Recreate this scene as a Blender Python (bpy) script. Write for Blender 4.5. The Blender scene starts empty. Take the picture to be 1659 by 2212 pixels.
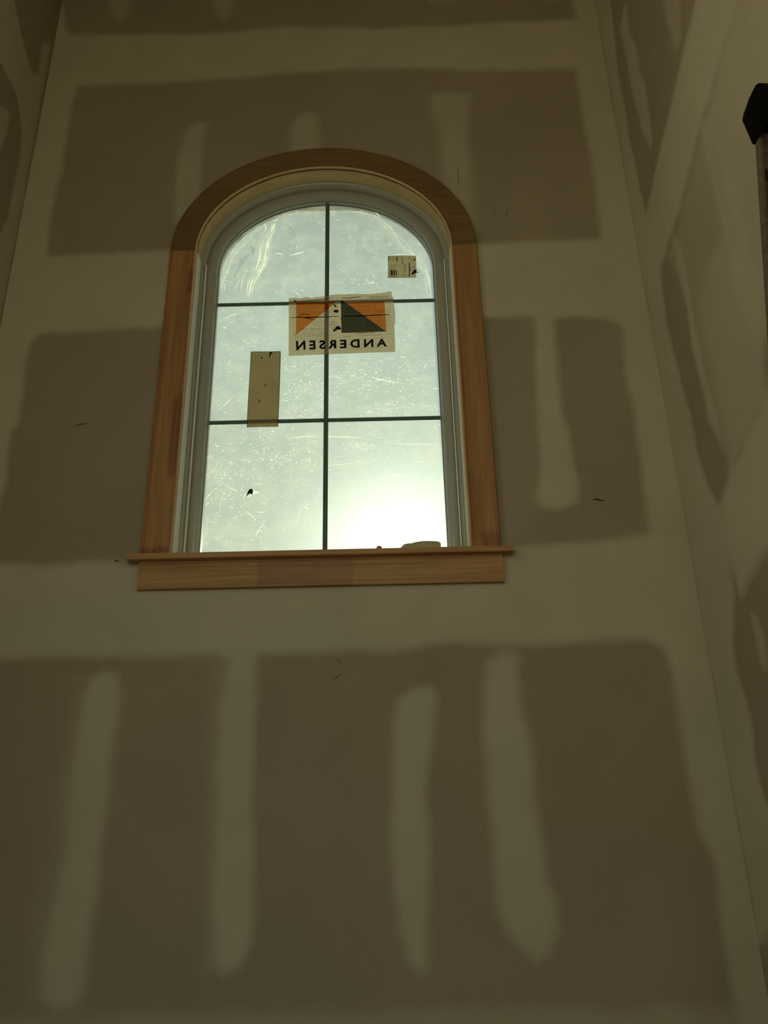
import bpy, bmesh, math, random
import numpy as np
from mathutils import Vector, Matrix

SC = bpy.context.scene
COL = SC.collection
rnd = random.Random(7)

# ------------------------------------------------------------------ camera
CX, CY, F = 829.5, 1106.0, 1725.0
CAM_H = 1.55                                   # eye height above the floor
PITCH, YAW, ROLL = math.radians(22.05), math.radians(-0.02), math.radians(-1.27)
CAM = np.array([0.2126, -2.501, CAM_H])


def cam_axes():
    cy, sy, cp, sp = math.cos(YAW), math.sin(YAW), math.cos(PITCH), math.sin(PITCH)
    f = np.array([sy * cp, cy * cp, sp])
    r = np.array([cy, -sy, 0.0])
    u = np.cross(r, f)
    cr, sr = math.cos(ROLL), math.sin(ROLL)
    return cr * r + sr * u, -sr * r + cr * u, f


AX_R, AX_U, AX_F = cam_axes()
cam_data = bpy.data.cameras.new('camera')
cam_data.sensor_fit = 'AUTO'
cam_data.sensor_width = 36.0
cam_data.lens = 36.0 * F / 2212.0
cam_data.clip_start = 0.05
cam_obj = bpy.data.objects.new('camera', cam_data)
COL.objects.link(cam_obj)
m3 = Matrix([[AX_R[i], AX_U[i], -AX_F[i]] for i in range(3)])
cam_obj.matrix_world = Matrix.Translation(Vector(CAM)) @ m3.to_4x4()
SC.camera = cam_obj


def ray(px, py):
    return AX_R * (px - CX) / F - AX_U * (py - CY) / F + AX_F


def on_y(px, py, y=0.0):
    d = ray(px, py)
    return CAM + d * ((y - CAM[1]) / d[1])


def on_x(px, py, x):
    d = ray(px, py)
    return CAM + d * ((x - CAM[0]) / d[0])


# ------------------------------------------------------------------ sky, sun, lamps, exposure
SUN_EL, SUN_AZ = math.radians(18.2), math.radians(1.3)      # azimuth from +Y towards +X
SUN_DIR = Vector((math.sin(SUN_AZ) * math.cos(SUN_EL), math.cos(SUN_AZ) * math.cos(SUN_EL), math.sin(SUN_EL)))

SC.view_settings.view_transform = 'Standard'
SC.view_settings.look = 'None'
SC.view_settings.gamma = 1.0
SC.view_settings.use_curve_mapping = False
SC.view_settings.exposure = 0.0


def build_world():
    w = bpy.data.worlds.new('sky')
    SC.world = w
    w.use_nodes = True
    nt = w.node_tree
    nt.nodes.clear()
    N, L = nt.nodes.new, nt.links.new
    out = N('ShaderNodeOutputWorld')
    bg = N('ShaderNodeBackground')
    tc = N('ShaderNodeTexCoord')
    nrm = N('ShaderNodeVectorMath'); nrm.operation = 'NORMALIZE'
    L(tc.outputs['Generated'], nrm.inputs[0])
    sep = N('ShaderNodeSeparateXYZ')
    L(nrm.outputs['Vector'], sep.inputs[0])
    ramp = N('ShaderNodeValToRGB')
    e = ramp.color_ramp.elements
    e[0].position = 0.0; e[0].color = (0.16, 0.15, 0.11, 1)
    e[1].position = 1.0; e[1].color = (0.17, 0.29, 0.33, 1)
    for p, c in ((0.485, (0.18, 0.18, 0.13, 1)), (0.515, (0.53, 0.55, 0.475, 1)), (0.68, (0.465, 0.53, 0.475, 1)),
                 (0.82, (0.37, 0.465, 0.45, 1))):
        x = e.new(p); x.color = c
    mr = N('ShaderNodeMath'); mr.operation = 'MULTIPLY_ADD'
    mr.inputs[1].default_value = 0.5; mr.inputs[2].default_value = 0.5
    L(sep.outputs['Z'], mr.inputs[0]); L(mr.outputs[0], ramp.inputs[0])
    # aureole around the sun: a wide and a narrow lobe
    dot = N('ShaderNodeVectorMath'); dot.operation = 'DOT_PRODUCT'
    dot.inputs[1].default_value = SUN_DIR
    L(nrm.outputs['Vector'], dot.inputs[0])
    cl = N('ShaderNodeMath'); cl.operation = 'MAXIMUM'; cl.inputs[1].default_value = 0.0
    L(dot.outputs['Value'], cl.inputs[0])

    def lobe(power, col):
        p = N('ShaderNodeMath'); p.operation = 'POWER'; p.inputs[1].default_value = power
        L(cl.outputs[0], p.inputs[0])
        s = N('ShaderNodeVectorMath'); s.operation = 'SCALE'
        s.inputs[0].default_value = col
        L(p.outputs[0], s.inputs['Scale'])
        return s
    a = lobe(55, (0.30, 0.31, 0.25)); b = lobe(240, (1.5, 1.50, 1.38))
    ab = N('ShaderNodeVectorMath'); ab.operation = 'ADD'
    L(a.outputs[0], ab.inputs[0]); L(b.outputs[0], ab.inputs[1])
    # thin cloud streaks
    nz = N('ShaderNodeTexNoise'); nz.inputs['Scale'].default_value = 5.0; nz.inputs['Detail'].default_value = 5
    L(nrm.outputs['Vector'], nz.inputs['Vector'])
    mm = N('ShaderNodeMapRange'); mm.inputs['From Min'].default_value = 0.35; mm.inputs['From Max'].default_value = 0.7
    mm.inputs['To Min'].default_value = 0.93; mm.inputs['To Max'].default_value = 1.1
    L(nz.outputs['Fac'], mm.inputs['Value'])
    sc = N('ShaderNodeVectorMath'); sc.operation = 'SCALE'
    L(ramp.outputs['Color'], sc.inputs[0]); L(mm.outputs[0], sc.inputs['Scale'])
    tot = N('ShaderNodeVectorMath'); tot.operation = 'ADD'
    L(sc.outputs[0], tot.inputs[0]); L(ab.outputs[0], tot.inputs[1])
    L(tot.outputs[0], bg.inputs['Color'])
    bg.inputs['Strength'].default_value = 1.0
    L(bg.outputs[0], out.inputs['Surface'])


build_world()

sun_data = bpy.data.lights.new('sun', 'SUN')
sun_data.energy = 7.0
sun_data.angle = math.radians(0.6)
sun_data.color = (1.0, 0.97, 0.84)
sun_obj = bpy.data.objects.new('sun', sun_data)
COL.objects.link(sun_obj)
sun_obj.rotation_euler = (-SUN_DIR).to_track_quat('-Z', 'Y').to_euler()

# added fill lamp behind the back wall, to brighten the window wall
back_fill_data = bpy.data.lights.new('back_fill', 'AREA')
back_fill_data.shape = 'RECTANGLE'
back_fill_data.size, back_fill_data.size_y = 1.6, 1.8
back_fill_data.energy = 14.5
back_fill_data.color = (1.0, 0.83, 0.45)
back_fill_obj = bpy.data.objects.new('back_fill', back_fill_data)
COL.objects.link(back_fill_obj)
back_fill_obj.location = (-0.15, -3.78, 3.0)
back_fill_obj.rotation_euler = (math.radians(110), 0, 0)

# added fill lamp beyond the left wall, to brighten the right wall
left_fill_data = bpy.data.lights.new('left_fill', 'AREA')
left_fill_data.shape = 'RECTANGLE'
left_fill_data.size, left_fill_data.size_y = 2.2, 2.4
left_fill_data.energy = 37.0
left_fill_data.color = (1.0, 0.85, 0.53)
left_fill_obj = bpy.data.objects.new('left_fill', left_fill_data)
COL.objects.link(left_fill_obj)
left_fill_obj.location = (-3.4, -2.5, 3.5)
left_fill_obj.rotation_euler = (math.radians(90), 0, math.radians(-90))

# added fill lamp beyond the right wall, to brighten the left wall
right_fill_data = bpy.data.lights.new('right_fill', 'AREA')
right_fill_data.shape = 'RECTANGLE'
right_fill_data.size, right_fill_data.size_y = 2.0, 2.4
right_fill_data.energy = 33.0
right_fill_data.color = (1.0, 0.83, 0.48)
right_fill_obj = bpy.data.objects.new('right_fill', right_fill_data)
COL.objects.link(right_fill_obj)
right_fill_obj.location = (3.4, -2.7, 3.3)
right_fill_obj.rotation_euler = (math.radians(90), 0, math.radians(90))

# ------------------------------------------------------------------ materials


def new_mat(name):
    m = bpy.data.materials.new(name)
    m.use_nodes = True
    m.node_tree.nodes.clear()
    return m, m.node_tree.nodes.new, m.node_tree.links.new


def ramp_node(N, stops):
    r = N('ShaderNodeValToRGB')
    e = r.color_ramp.elements
    e[0].position, e[0].color = stops[0][0], (*stops[0][1], 1)
    e[1].position, e[1].color = stops[-1][0], (*stops[-1][1], 1)
    for p, c in stops[1:-1]:
        x = e.new(p); x.color = (*c, 1)
    return r


def mixc(N, L, fac, a, b, blend='MIX'):
    x = N('ShaderNodeMix'); x.data_type = 'RGBA'; x.blend_type = blend
    for src, i in ((fac, 0), (a, 6), (b, 7)):
        if hasattr(src, 'links'):
            L(src, x.inputs[i])
        elif i == 0:
            x.inputs[i].default_value = src
        else:
            x.inputs[i].default_value = (*src, 1)
    return x.outputs[2]


def noise(N, L, scale, detail=3, vec=None, rough=0.55):
    n = N('ShaderNodeTexNoise')
    n.inputs['Scale'].default_value = scale
    n.inputs['Detail'].default_value = detail
    n.inputs['Roughness'].default_value = rough
    if vec is not None:
        L(vec, n.inputs['Vector'])
    return n.outputs['Fac']


def finish(N, L, color, rough=0.8, bump=None, bump_d=0.001, spec=0.3):
    b = N('ShaderNodeBsdfPrincipled')
    if hasattr(color, 'links'):
        L(color, b.inputs['Base Color'])
    else:
        b.inputs['Base Color'].default_value = (*color, 1)
    b.inputs['Roughness'].default_value = rough
    b.inputs['Specular IOR Level'].default_value = spec
    if bump is not None:
        bp = N('ShaderNodeBump'); bp.inputs['Distance'].default_value = bump_d
        bp.inputs['Strength'].default_value = 0.6
        L(bump, bp.inputs['Height']); L(bp.outputs[0], b.inputs['Normal'])
    o = N('ShaderNodeOutputMaterial')
    L(b.outputs[0], o.inputs['Surface'])
    return b


def mat_drywall():
    m, N, L = new_mat('drywall')
    tc = N('ShaderNodeTexCoord').outputs['Object']
    at = N('ShaderNodeAttribute'); at.attribute_name = 'mud'
    paper = ramp_node(N, [(0.3, (0.29, 0.242, 0.168)), (0.7, (0.33, 0.275, 0.193))])
    L(noise(N, L, 2.2, 4, tc), paper.inputs[0])
    mud = ramp_node(N, [(0.3, (0.44, 0.402, 0.292)), (0.7, (0.495, 0.452, 0.332))])
    L(noise(N, L, 3.5, 4, tc), mud.inputs[0])
    col = mixc(N, L, at.outputs['Fac'], paper.outputs[0], mud.outputs[0])
    fine = ramp_node(N, [(0.3, (0.965, 0.965, 0.965)), (0.7, (1.03, 1.03, 1.03))])
    L(noise(N, L, 190.0, 2, tc), fine.inputs[0])
    col = mixc(N, L, 1.0, col, fine.outputs[0], 'MULTIPLY')
    finish(N, L, col, 0.92, noise(N, L, 260.0, 2, tc), 0.0004, 0.12)
    return m


def mat_wood(name, base, dark, axis, scale=1.0, patches=(), rough=0.6):
    """grain stretched along axis; patches = (axis centre box, colour) for finger-jointed lengths and stains"""
    m, N, L = new_mat(name)
    tc = N('ShaderNodeTexCoord').outputs['Object']
    mp = N('ShaderNodeMapping')
    s = [26 * scale] * 3
    s[axis] = 1.6 * scale
    mp.inputs['Scale'].default_value = s
    L(tc, mp.inputs['Vector'])
    r = ramp_node(N, [(0.32, dark), (0.5, base), (0.72, tuple(c * 1.18 for c in base))])
    L(noise(N, L, 1.0, 5, mp.outputs[0], 0.6), r.inputs[0])
    col = r.outputs[0]
    mp2 = N('ShaderNodeMapping')
    s2 = [150.0] * 3
    s2[axis] = 4.0
    mp2.inputs['Scale'].default_value = s2
    L(tc, mp2.inputs['Vector'])
    r2 = ramp_node(N, [(0.35, (0.80, 0.78, 0.75)), (0.6, (1.05, 1.05, 1.05))])
    fine = noise(N, L, 1.0, 3, mp2.outputs[0])
    L(fine, r2.inputs[0])
    col = mixc(N, L, 0.8, col, r2.outputs[0], 'MULTIPLY')
    if patches:
        sep = N('ShaderNodeSeparateXYZ'); L(tc, sep.inputs[0])
        wob = N('ShaderNodeMath'); wob.operation = 'MULTIPLY_ADD'
        wob.inputs[1].default_value = 0.05; wob.inputs[2].default_value = -0.025
        mp3 = N('ShaderNodeMapping'); s3 = [90.0] * 3; s3[axis] = 8.0
        mp3.inputs['Scale'].default_value = s3; L(tc, mp3.inputs['Vector'])
        L(noise(N, L, 1.0, 2, mp3.outputs[0]), wob.inputs[0])
        for (box, colr, amt) in patches:
            fac = None
            for ax, (lo, hi, soft, wobble) in box.items():
                v = sep.outputs['XYZ'.index(ax)]
                if wobble:
                    ad = N('ShaderNodeMath'); ad.operation = 'MULTIPLY_ADD'
                    L(wob.outputs[0], ad.inputs[0]); ad.inputs[1].default_value = wobble
                    L(v, ad.inputs[2]); v = ad.outputs[0]
                for edge, sign in ((lo, 1), (hi, -1)):
                    mr = N('ShaderNodeMapRange'); mr.interpolation_type = 'SMOOTHSTEP'
                    mr.inputs['From Min'].default_value = edge - soft * sign
                    mr.inputs['From Max'].default_value = edge + soft * sign
                    L(v, mr.inputs['Value'])
                    if fac is None:
                        fac = mr.outputs[0]
                    else:
                        mu = N('ShaderNodeMath'); mu.operation = 'MULTIPLY'
                        L(fac, mu.inputs[0]); L(mr.outputs[0], mu.inputs[1]); fac = mu.outputs[0]
            am = N('ShaderNodeMath'); am.operation = 'MULTIPLY'; am.inputs[1].default_value = amt
            L(fac, am.inputs[0])
            col = mixc(N, L, am.outputs[0], col, mixc(N, L, 1.0, col, colr, 'MULTIPLY'))
    finish(N, L, col, rough, fine, 0.0004, 0.3)
    return m


def mat_plain(name, color, rough=0.6, var=0.08, scale=18.0, spec=0.3):
    m, N, L = new_mat(name)
    tc = N('ShaderNodeTexCoord').outputs['Object']
    r = ramp_node(N, [(0.3, tuple(c * (1 - var) for c in color)), (0.7, tuple(c * (1 + var) for c in color))])
    L(noise(N, L, scale, 4, tc), r.inputs[0])
    finish(N, L, r.outputs[0], rough, None, 0, spec)
    return m


def mat_glass(name, tint, gloss=0.03):
    m, N, L = new_mat(name)
    t = N('ShaderNodeBsdfTransparent'); t.inputs[0].default_value = (*tint, 1)
    g = N('ShaderNodeBsdfGlossy'); g.inputs['Roughness'].default_value = 0.02
    fr = N('ShaderNodeFresnel'); fr.inputs[0].default_value = 1.45
    k = N('ShaderNodeMath'); k.operation = 'MULTIPLY'; k.inputs[1].default_value = 0.2
    L(fr.outputs[0], k.inputs[0])
    x = N('ShaderNodeMixShader'); o = N('ShaderNodeOutputMaterial')
    L(k.outputs[0], x.inputs[0]); L(t.outputs[0], x.inputs[1]); L(g.outputs[0], x.inputs[2])
    L(x.outputs[0], o.inputs[0])
    return m


def mat_film():
    """dusty clear protective film: mostly see-through, a cloudy share of it scatters light"""
    m, N, L = new_mat('dusty_film')
    tc = N('ShaderNodeTexCoord').outputs['Object']
    t = N('ShaderNodeBsdfTransparent'); t.inputs[0].default_value = (0.95, 0.97, 0.95, 1)
    s = N('ShaderNodeBsdfTranslucent'); s.inputs[0].default_value = (0.56, 0.58, 0.48, 1)
    a = noise(N, L, 11.0, 8, tc, 0.72)
    mp = N('ShaderNodeMapping'); mp.inputs['Scale'].default_value = (5.0, 1.0, 22.0)
    mp.inputs['Rotation'].default_value = (0, math.radians(12), 0)
    L(tc, mp.inputs['Vector'])
    b = noise(N, L, 1.0, 6, mp.outputs[0], 0.65)
    ra = N('ShaderNodeMapRange'); ra.inputs['From Min'].default_value = 0.42; ra.inputs['From Max'].default_value = 0.72
    ra.inputs['To Min'].default_value = 0.09; ra.inputs['To Max'].default_value = 0.19
    L(a, ra.inputs['Value'])
    rb = N('ShaderNodeMapRange'); rb.inputs['From Min'].default_value = 0.5; rb.inputs['From Max'].default_value = 0.75
    rb.inputs['To Min'].default_value = 0.0; rb.inputs['To Max'].default_value = 0.055
    L(b, rb.inputs['Value'])
    sm = N('ShaderNodeMath'); sm.operation = 'ADD'
    L(ra.outputs[0], sm.inputs[0]); L(rb.outputs[0], sm.inputs[1])
    x = N('ShaderNodeMixShader'); o = N('ShaderNodeOutputMaterial')
    L(sm.outputs[0], x.inputs[0]); L(t.outputs[0], x.inputs[1]); L(s.outputs[0], x.inputs[2])
    L(x.outputs[0], o.inputs[0])
    return m


def mat_scatter(name, color, amount, noisy=0.0, scale=60.0, tint=(1, 1, 1), patchy=None):
    """thin light-scattering sheet: `amount` of the light is scattered, the rest passes through"""
    m, N, L = new_mat(name)
    tc = N('ShaderNodeTexCoord').outputs['Object']
    t = N('ShaderNodeBsdfTransparent'); t.inputs[0].default_value = (*tint, 1)
    s = N('ShaderNodeBsdfTranslucent')
    d = N('ShaderNodeBsdfDiffuse')
    n = noise(N, L, scale, 4, tc)
    r = ramp_node(N, [(0.3, tuple(c * (1 - noisy) for c in color)), (0.7, tuple(c * (1 + noisy) for c in color))])
    L(n, r.inputs[0])
    L(r.outputs[0], s.inputs[0])
    d.inputs[0].default_value = (*[min(0.8, c * 2.0) for c in color], 1)
    ds = N('ShaderNodeAddShader')
    L(s.outputs[0], ds.inputs[0]); L(d.outputs[0], ds.inputs[1])
    x = N('ShaderNodeMixShader'); x.inputs[0].default_value = amount
    if patchy:
        mp = N('ShaderNodeMapping'); mp.inputs['Scale'].default_value = patchy
        L(tc, mp.inputs['Vector'])
        mr = N('ShaderNodeMapRange'); mr.inputs['From Min'].default_value = 0.40; mr.inputs['From Max'].default_value = 0.72
        mr.inputs['To Max'].default_value = amount
        L(noise(N, L, 1.0, 6, mp.outputs[0], 0.7), mr.inputs['Value']); L(mr.outputs[0], x.inputs[0])
    o = N('ShaderNodeOutputMaterial')
    L(t.outputs[0], x.inputs[1]); L(ds.outputs[0], x.inputs[2]); L(x.outputs[0], o.inputs[0])
    return m


def mat_ink(name, color, solid=0.15):
    """printed ink: filters the light that comes through the paper"""
    m, N, L = new_mat(name)
    t = N('ShaderNodeBsdfTransparent'); t.inputs[0].default_value = (*color, 1)
    d = N('ShaderNodeBsdfDiffuse'); d.inputs[0].default_value = (*[c * 0.5 for c in color], 1)
    x = N('ShaderNodeMixShader'); x.inputs[0].default_value = solid
    o = N('ShaderNodeOutputMaterial')
    L(t.outputs[0], x.inputs[1]); L(d.outputs[0], x.inputs[2]); L(x.outputs[0], o.inputs[0])
    return m


M = {}
M['drywall'] = mat_drywall()
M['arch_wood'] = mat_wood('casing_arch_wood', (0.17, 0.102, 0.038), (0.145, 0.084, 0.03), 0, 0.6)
# (Z runs up; the stains sit on the wood itself)
LEFT_PATCH = [({'X': (-0.53, -0.49, 0.004, 0), 'Z': (CAM_H + 1.16, CAM_H + 1.47, 0.02, 1)}, (0.68, 0.62, 0.62), 0.8),
              ({'X': (-0.516, -0.49, 0.003, 0), 'Z': (CAM_H + 1.92, CAM_H + 2.03, 0.01, 0)}, (0.66, 0.6, 0.6), 0.8),
              ({'X': (-0.60, -0.505, 0.004, 0), 'Z': (CAM_H + 0.8, CAM_H + 0.898, 0.006, 1)}, (0.66, 0.52, 0.5), 0.9),
              ({'X': (-0.61, -0.585, 0.004, 0), 'Z': (CAM_H + 0.8, CAM_H + 2.2, 0.006, 0)}, (0.9, 0.8, 0.7), 0.7)]
RIGHT_PATCH = [({'X': (0.50, 0.545, 0.01, 0), 'Z': (CAM_H + 0.9, CAM_H + 1.14, 0.03, 3)}, (0.78, 0.72, 0.68), 0.8),
               ({'X': (0.53, 0.60, 0.006, 0), 'Z': (CAM_H + 0.8, CAM_H + 0.925, 0.012, 1.5)}, (0.70, 0.62, 0.60), 0.9)]
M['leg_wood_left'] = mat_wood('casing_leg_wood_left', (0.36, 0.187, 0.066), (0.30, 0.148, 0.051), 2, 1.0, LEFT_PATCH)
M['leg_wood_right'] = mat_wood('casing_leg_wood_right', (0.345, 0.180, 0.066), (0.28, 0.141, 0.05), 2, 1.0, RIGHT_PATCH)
APRON_PATCH = [({'X': (-0.205, 0.105, 0.006, 0.15)}, (0.80, 0.74, 0.92), 0.9),
               ({'X': (0.105, 0.40, 0.02, 0.3)}, (0.95, 0.97, 0.95), 0.6)]
M['apron_wood'] = mat_wood('apron_wood', (0.41, 0.242, 0.098), (0.335, 0.182, 0.07), 0, 1.0, APRON_PATCH)
M['stool_wood'] = mat_wood('stool_wood', (0.46, 0.27, 0.11), (0.36, 0.19, 0.07), 0, 1.0)
M['jamb_wood'] = mat_wood('jamb_wood', (0.55, 0.44, 0.22), (0.48, 0.37, 0.17), 0, 0.4)
M['bead_lit'] = mat_wood('casing_bead_lit', (0.60, 0.43, 0.225), (0.54, 0.37, 0.18), 2, 0.6)  # window light on the casing's inner edge, put into a paler colour
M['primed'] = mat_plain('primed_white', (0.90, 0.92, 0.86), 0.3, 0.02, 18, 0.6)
M['vinyl'] = mat_plain('frame_vinyl', (0.34, 0.35, 0.285), 0.25, 0.03, 18, 0.6)
M['grille'] = mat_plain('grille_bar', (0.085, 0.13, 0.11), 0.6, 0.04)
M['spacer'] = mat_plain('glass_spacer', (0.30, 0.34, 0.32), 0.4, 0.05)
M['glass'] = mat_glass('window_glass', (0.97, 0.98, 0.965))
M['film'] = mat_film()
M['scratch'] = mat_scatter('film_scratch', (0.62, 0.64, 0.54), 0.62)
M['scuff'] = mat_scatter('film_scuff', (0.50, 0.49, 0.38), 0.26, 0.25, 40, (1, 1, 1), (45, 45, 20))
M['faint'] = mat_scatter('film_faint_scratch', (0.55, 0.57, 0.49), 0.26)
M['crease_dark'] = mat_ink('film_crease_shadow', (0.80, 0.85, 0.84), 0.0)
M['label_paper'] = mat_scatter('label_paper', (0.175, 0.160, 0.118), 0.55, 0.05, 30, (0.85, 0.80, 0.68))
M['tan_paper'] = mat_scatter('tan_paper', (0.115, 0.099, 0.062), 0.68, 0.16, 22, (0.72, 0.64, 0.46))
M['small_paper'] = mat_scatter('small_label_paper', (0.15, 0.137, 0.098), 0.62, 0.05, 30, (0.8, 0.75, 0.55))
M['ink_orange'] = mat_ink('ink_orange', (0.92, 0.40, 0.11), 0.10)
M['ink_dark'] = mat_ink('ink_charcoal', (0.12, 0.125, 0.105), 0.10)
M['ink_black'] = mat_ink('ink_black', (0.022, 0.024, 0.03), 0.10)
M['ink_grey'] = mat_ink('ink_grey', (0.42, 0.42, 0.38), 0.05)
M['ink_mid'] = mat_ink('ink_mid', (0.34, 0.30, 0.24), 0.05)
M['fold'] = mat_ink('paper_fold', (0.30, 0.27, 0.2), 0.1)
M['scrap'] = mat_plain('dark_scrap', (0.02, 0.02, 0.014), 0.8)
M['putty'] = mat_plain('putty', (0.42, 0.38, 0.21), 0.85, 0.1, 60)
M['crumb'] = mat_plain('crumb', (0.42, 0.16, 0.08), 0.8)
M['mark'] = mat_plain('pencil_mark', (0.05, 0.045, 0.04), 0.9)
M['rubber'] = mat_plain('black_rubber', (0.004, 0.0036, 0.003), 0.85, 0.3, 90, 0.05)
M['rail'] = mat_plain('ladder_rail', (0.07, 0.050, 0.035), 0.7, 0.35, 60)
M['flange'] = mat_plain('ladder_flange', (0.105, 0.082, 0.045), 0.7, 0.35, 40)
M['sticker'] = mat_plain('ladder_sticker', (0.10, 0.068, 0.056), 0.7, 0.3, 120)
M['sticker_black'] = mat_plain('ladder_black_sticker', (0.008, 0.008, 0.008), 0.6, 0.3, 120)
M['alu'] = mat_plain('ladder_rung', (0.35, 0.34, 0.32), 0.4, 0.08)
M['soffit'] = mat_plain('soffit_paint', (0.36, 0.345, 0.29), 0.8, 0.04)
M['plywood'] = mat_wood('subfloor', (0.17, 0.12, 0.07), (0.13, 0.09, 0.05), 0, 0.3)

# ------------------------------------------------------------------ object helpers


def link(name, mesh, mat=None, parent=None, loc=None):
    o = bpy.data.objects.new(name, mesh)
    COL.objects.link(o)
    if mat is not None:
        mesh.materials.append(mat)
    if parent is not None:
        o.parent = parent
    if loc is not None:
        o.location = loc
    return o


def from_data(name, verts, faces, mat=None, parent=None, smooth=None):
    me = bpy.data.meshes.new(name)
    me.from_pydata([tuple(v) for v in verts], [], faces)
    me.validate()
    bm = bmesh.new(); bm.from_mesh(me)
    bmesh.ops.recalc_face_normals(bm, faces=bm.faces)
    bm.to_mesh(me); bm.free()
    if smooth:
        me.polygons.foreach_set('use_smooth', [True] * len(me.polygons))
        me.set_sharp_from_angle(angle=math.radians(smooth))
    me.update()
    return link(name, me, mat, parent)


def empty(name, loc=(0, 0, 0)):
    o = bpy.data.objects.new(name, None)
    o.empty_display_size = 0.1
    COL.objects.link(o)
    o.location = loc
    return o


def thing(o, label, cat, group=None):
    o['label'] = label
    o['category'] = cat
    if group:
        o['group'] = group
    return o


def structure(o):
    o['kind'] = 'structure'
    return o


def box_data(x0, x1, y0, y1, z0, z1):
    v = [(x, y, z) for z in (z0, z1) for y in (y0, y1) for x in (x0, x1)]
    f = [(0, 1, 3, 2), (4, 6, 7, 5), (0, 4, 5, 1), (2, 3, 7, 6), (0, 2, 6, 4), (1, 5, 7, 3)]
    return v, f


def boxes(name, lst, mat, parent=None, bevel=0.0):
    bm = bmesh.new()
    for b in lst:
        v, f = box_data(*b)
        vs = [bm.verts.new(p) for p in v]
        for q in f:
            bm.faces.new([vs[i] for i in q])
    bmesh.ops.recalc_face_normals(bm, faces=bm.faces)
    if bevel:
        bmesh.ops.bevel(bm, geom=list(bm.edges), offset=bevel, segments=2, affect='EDGES', profile=0.5)
    me = bpy.data.meshes.new(name)
    bm.to_mesh(me); bm.free()
    if bevel:
        me.polygons.foreach_set('use_smooth', [True] * len(me.polygons))
        me.set_sharp_from_angle(angle=math.radians(40))
    return link(name, me, mat, parent)


# ------------------------------------------------------------------ the arch-topped outline, shared by casing, frame, sash and glass
HALF, SPRING, RISE = 0.595, CAM_H + 2.120, 0.508
STOOL_TOP = CAM_H + 0.871


def outline(d, z0, n=48, part='all'):
    """points (x, z) of the arch outline pushed inwards by d: left foot, left spring, over the arch, right foot"""
    arch = []
    for i in range(n + 1):
        t = math.pi - math.pi * i / n
        x, z = HALF * math.cos(t), RISE * math.sin(t)
        nx, nz = math.cos(t) / HALF, math.sin(t) / RISE
        k = math.hypot(nx, nz)
        arch.append((x - d * nx / k, SPRING + z - d * nz / k))
    nl = 6
    a = HALF - d
    left = [(-a, z0 + (SPRING - z0) * i / nl) for i in range(nl)]
    right = [(a, SPRING + (z0 - SPRING) * (i + 1) / nl) for i in range(nl)]
    if part == 'left':
        return left + [arch[0]]
    if part == 'right':
        return [arch[-1]] + right
    if part == 'arch':
        return arch
    return left + arch + right


def sweep(name, profile, mat, parent=None, part='all', z0=None, smooth=35):
    """closed profile of (d, y) swept along the outline"""
    z0 = STOOL_TOP if z0 is None else z0
    rows = [[(p[0], y, p[1]) for p in outline(d, z0, part=part)] for d, y in profile]
    n = len(rows[0]); k = len(rows)
    verts = [rows[j][i] for i in range(n) for j in range(k)]
    faces = []
    for i in range(n - 1):
        for j in range(k):
            j2 = (j + 1) % k
            faces.append((i * k + j, i * k + j2, (i + 1) * k + j2, (i + 1) * k + j))
    faces.append(tuple(range(k)))
    faces.append(tuple((n - 1) * k + j for j in range(k)))
    return from_data(name, verts, faces, mat, parent, smooth)


def fill_outline(d, z0, y, thick):
    pts = outline(d, z0)
    n = len(pts)
    verts = [(x, y, z) for x, z in pts] + [(x, y + thick, z) for x, z in pts]
    faces = [tuple(range(n)), tuple(range(2 * n - 1, n - 1, -1))]
    faces += [(i, (i + 1) % n, n + (i + 1) % n, n + i) for i in range(n)]
    return verts, faces


# ------------------------------------------------------------------ room shell
XL, XR = -1.21, 1.22
FLOOR, CEIL = 0.0, CAM_H + 3.95
YB = -3.60
WT = 0.17


def wall_front():
    pts = outline(0.088, CAM_H + 0.80)
    n = len(pts)
    top, bot = CEIL, FLOOR
    bm = bmesh.new()

    def ring(y):
        o = [bm.verts.new((x, y, z)) for x, z in pts]
        t = [bm.verts.new((x, y, top)) for x, z in pts]
        corners = [bm.verts.new(p) for p in ((XL, y, bot), (XL, y, pts[0][1]), (XL, y, top), (XR, y, bot), (XR, y, pts[0][1]), (XR, y, top))]
        lo = [bm.verts.new((pts[0][0], y, bot)), bm.verts.new((pts[-1][0], y, bot))]
        fs = []
        for i in range(n - 1):
            if abs(pts[i][0] - pts[i + 1][0]) > 1e-5:
                fs.append((o[i], o[i + 1], t[i + 1], t[i]))
        left_chain = [o[i] for i in range(n) if abs(pts[i][0] - pts[0][0]) < 1e-5]
        right_chain = [o[i] for i in range(n) if abs(pts[i][0] - pts[-1][0]) < 1e-5]
        fs.append([corners[1]] + left_chain + [t[0], corners[2]])
        fs.append([t[-1]] + right_chain + [corners[4], corners[5]])
        fs.append((corners[0], lo[0], o[0], corners[1]))
        fs.append((lo[0], lo[1], o[-1], o[0]))
        fs.append((lo[1], corners[3], corners[4], o[-1]))
        for f in fs:
            try:
                bm.faces.new(f)
            except ValueError:
                pass
        return o
    a = ring(0.0)
    b = ring(WT)
    for i in range(n):
        bm.faces.new((a[i], b[i], b[(i + 1) % n], a[(i + 1) % n]))
    bmesh.ops.recalc_face_normals(bm, faces=bm.faces)
    me = bpy.data.meshes.new('wall_front')
    bm.to_mesh(me); bm.free()
    return structure(link('wall_front', me, M['drywall']))


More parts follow.
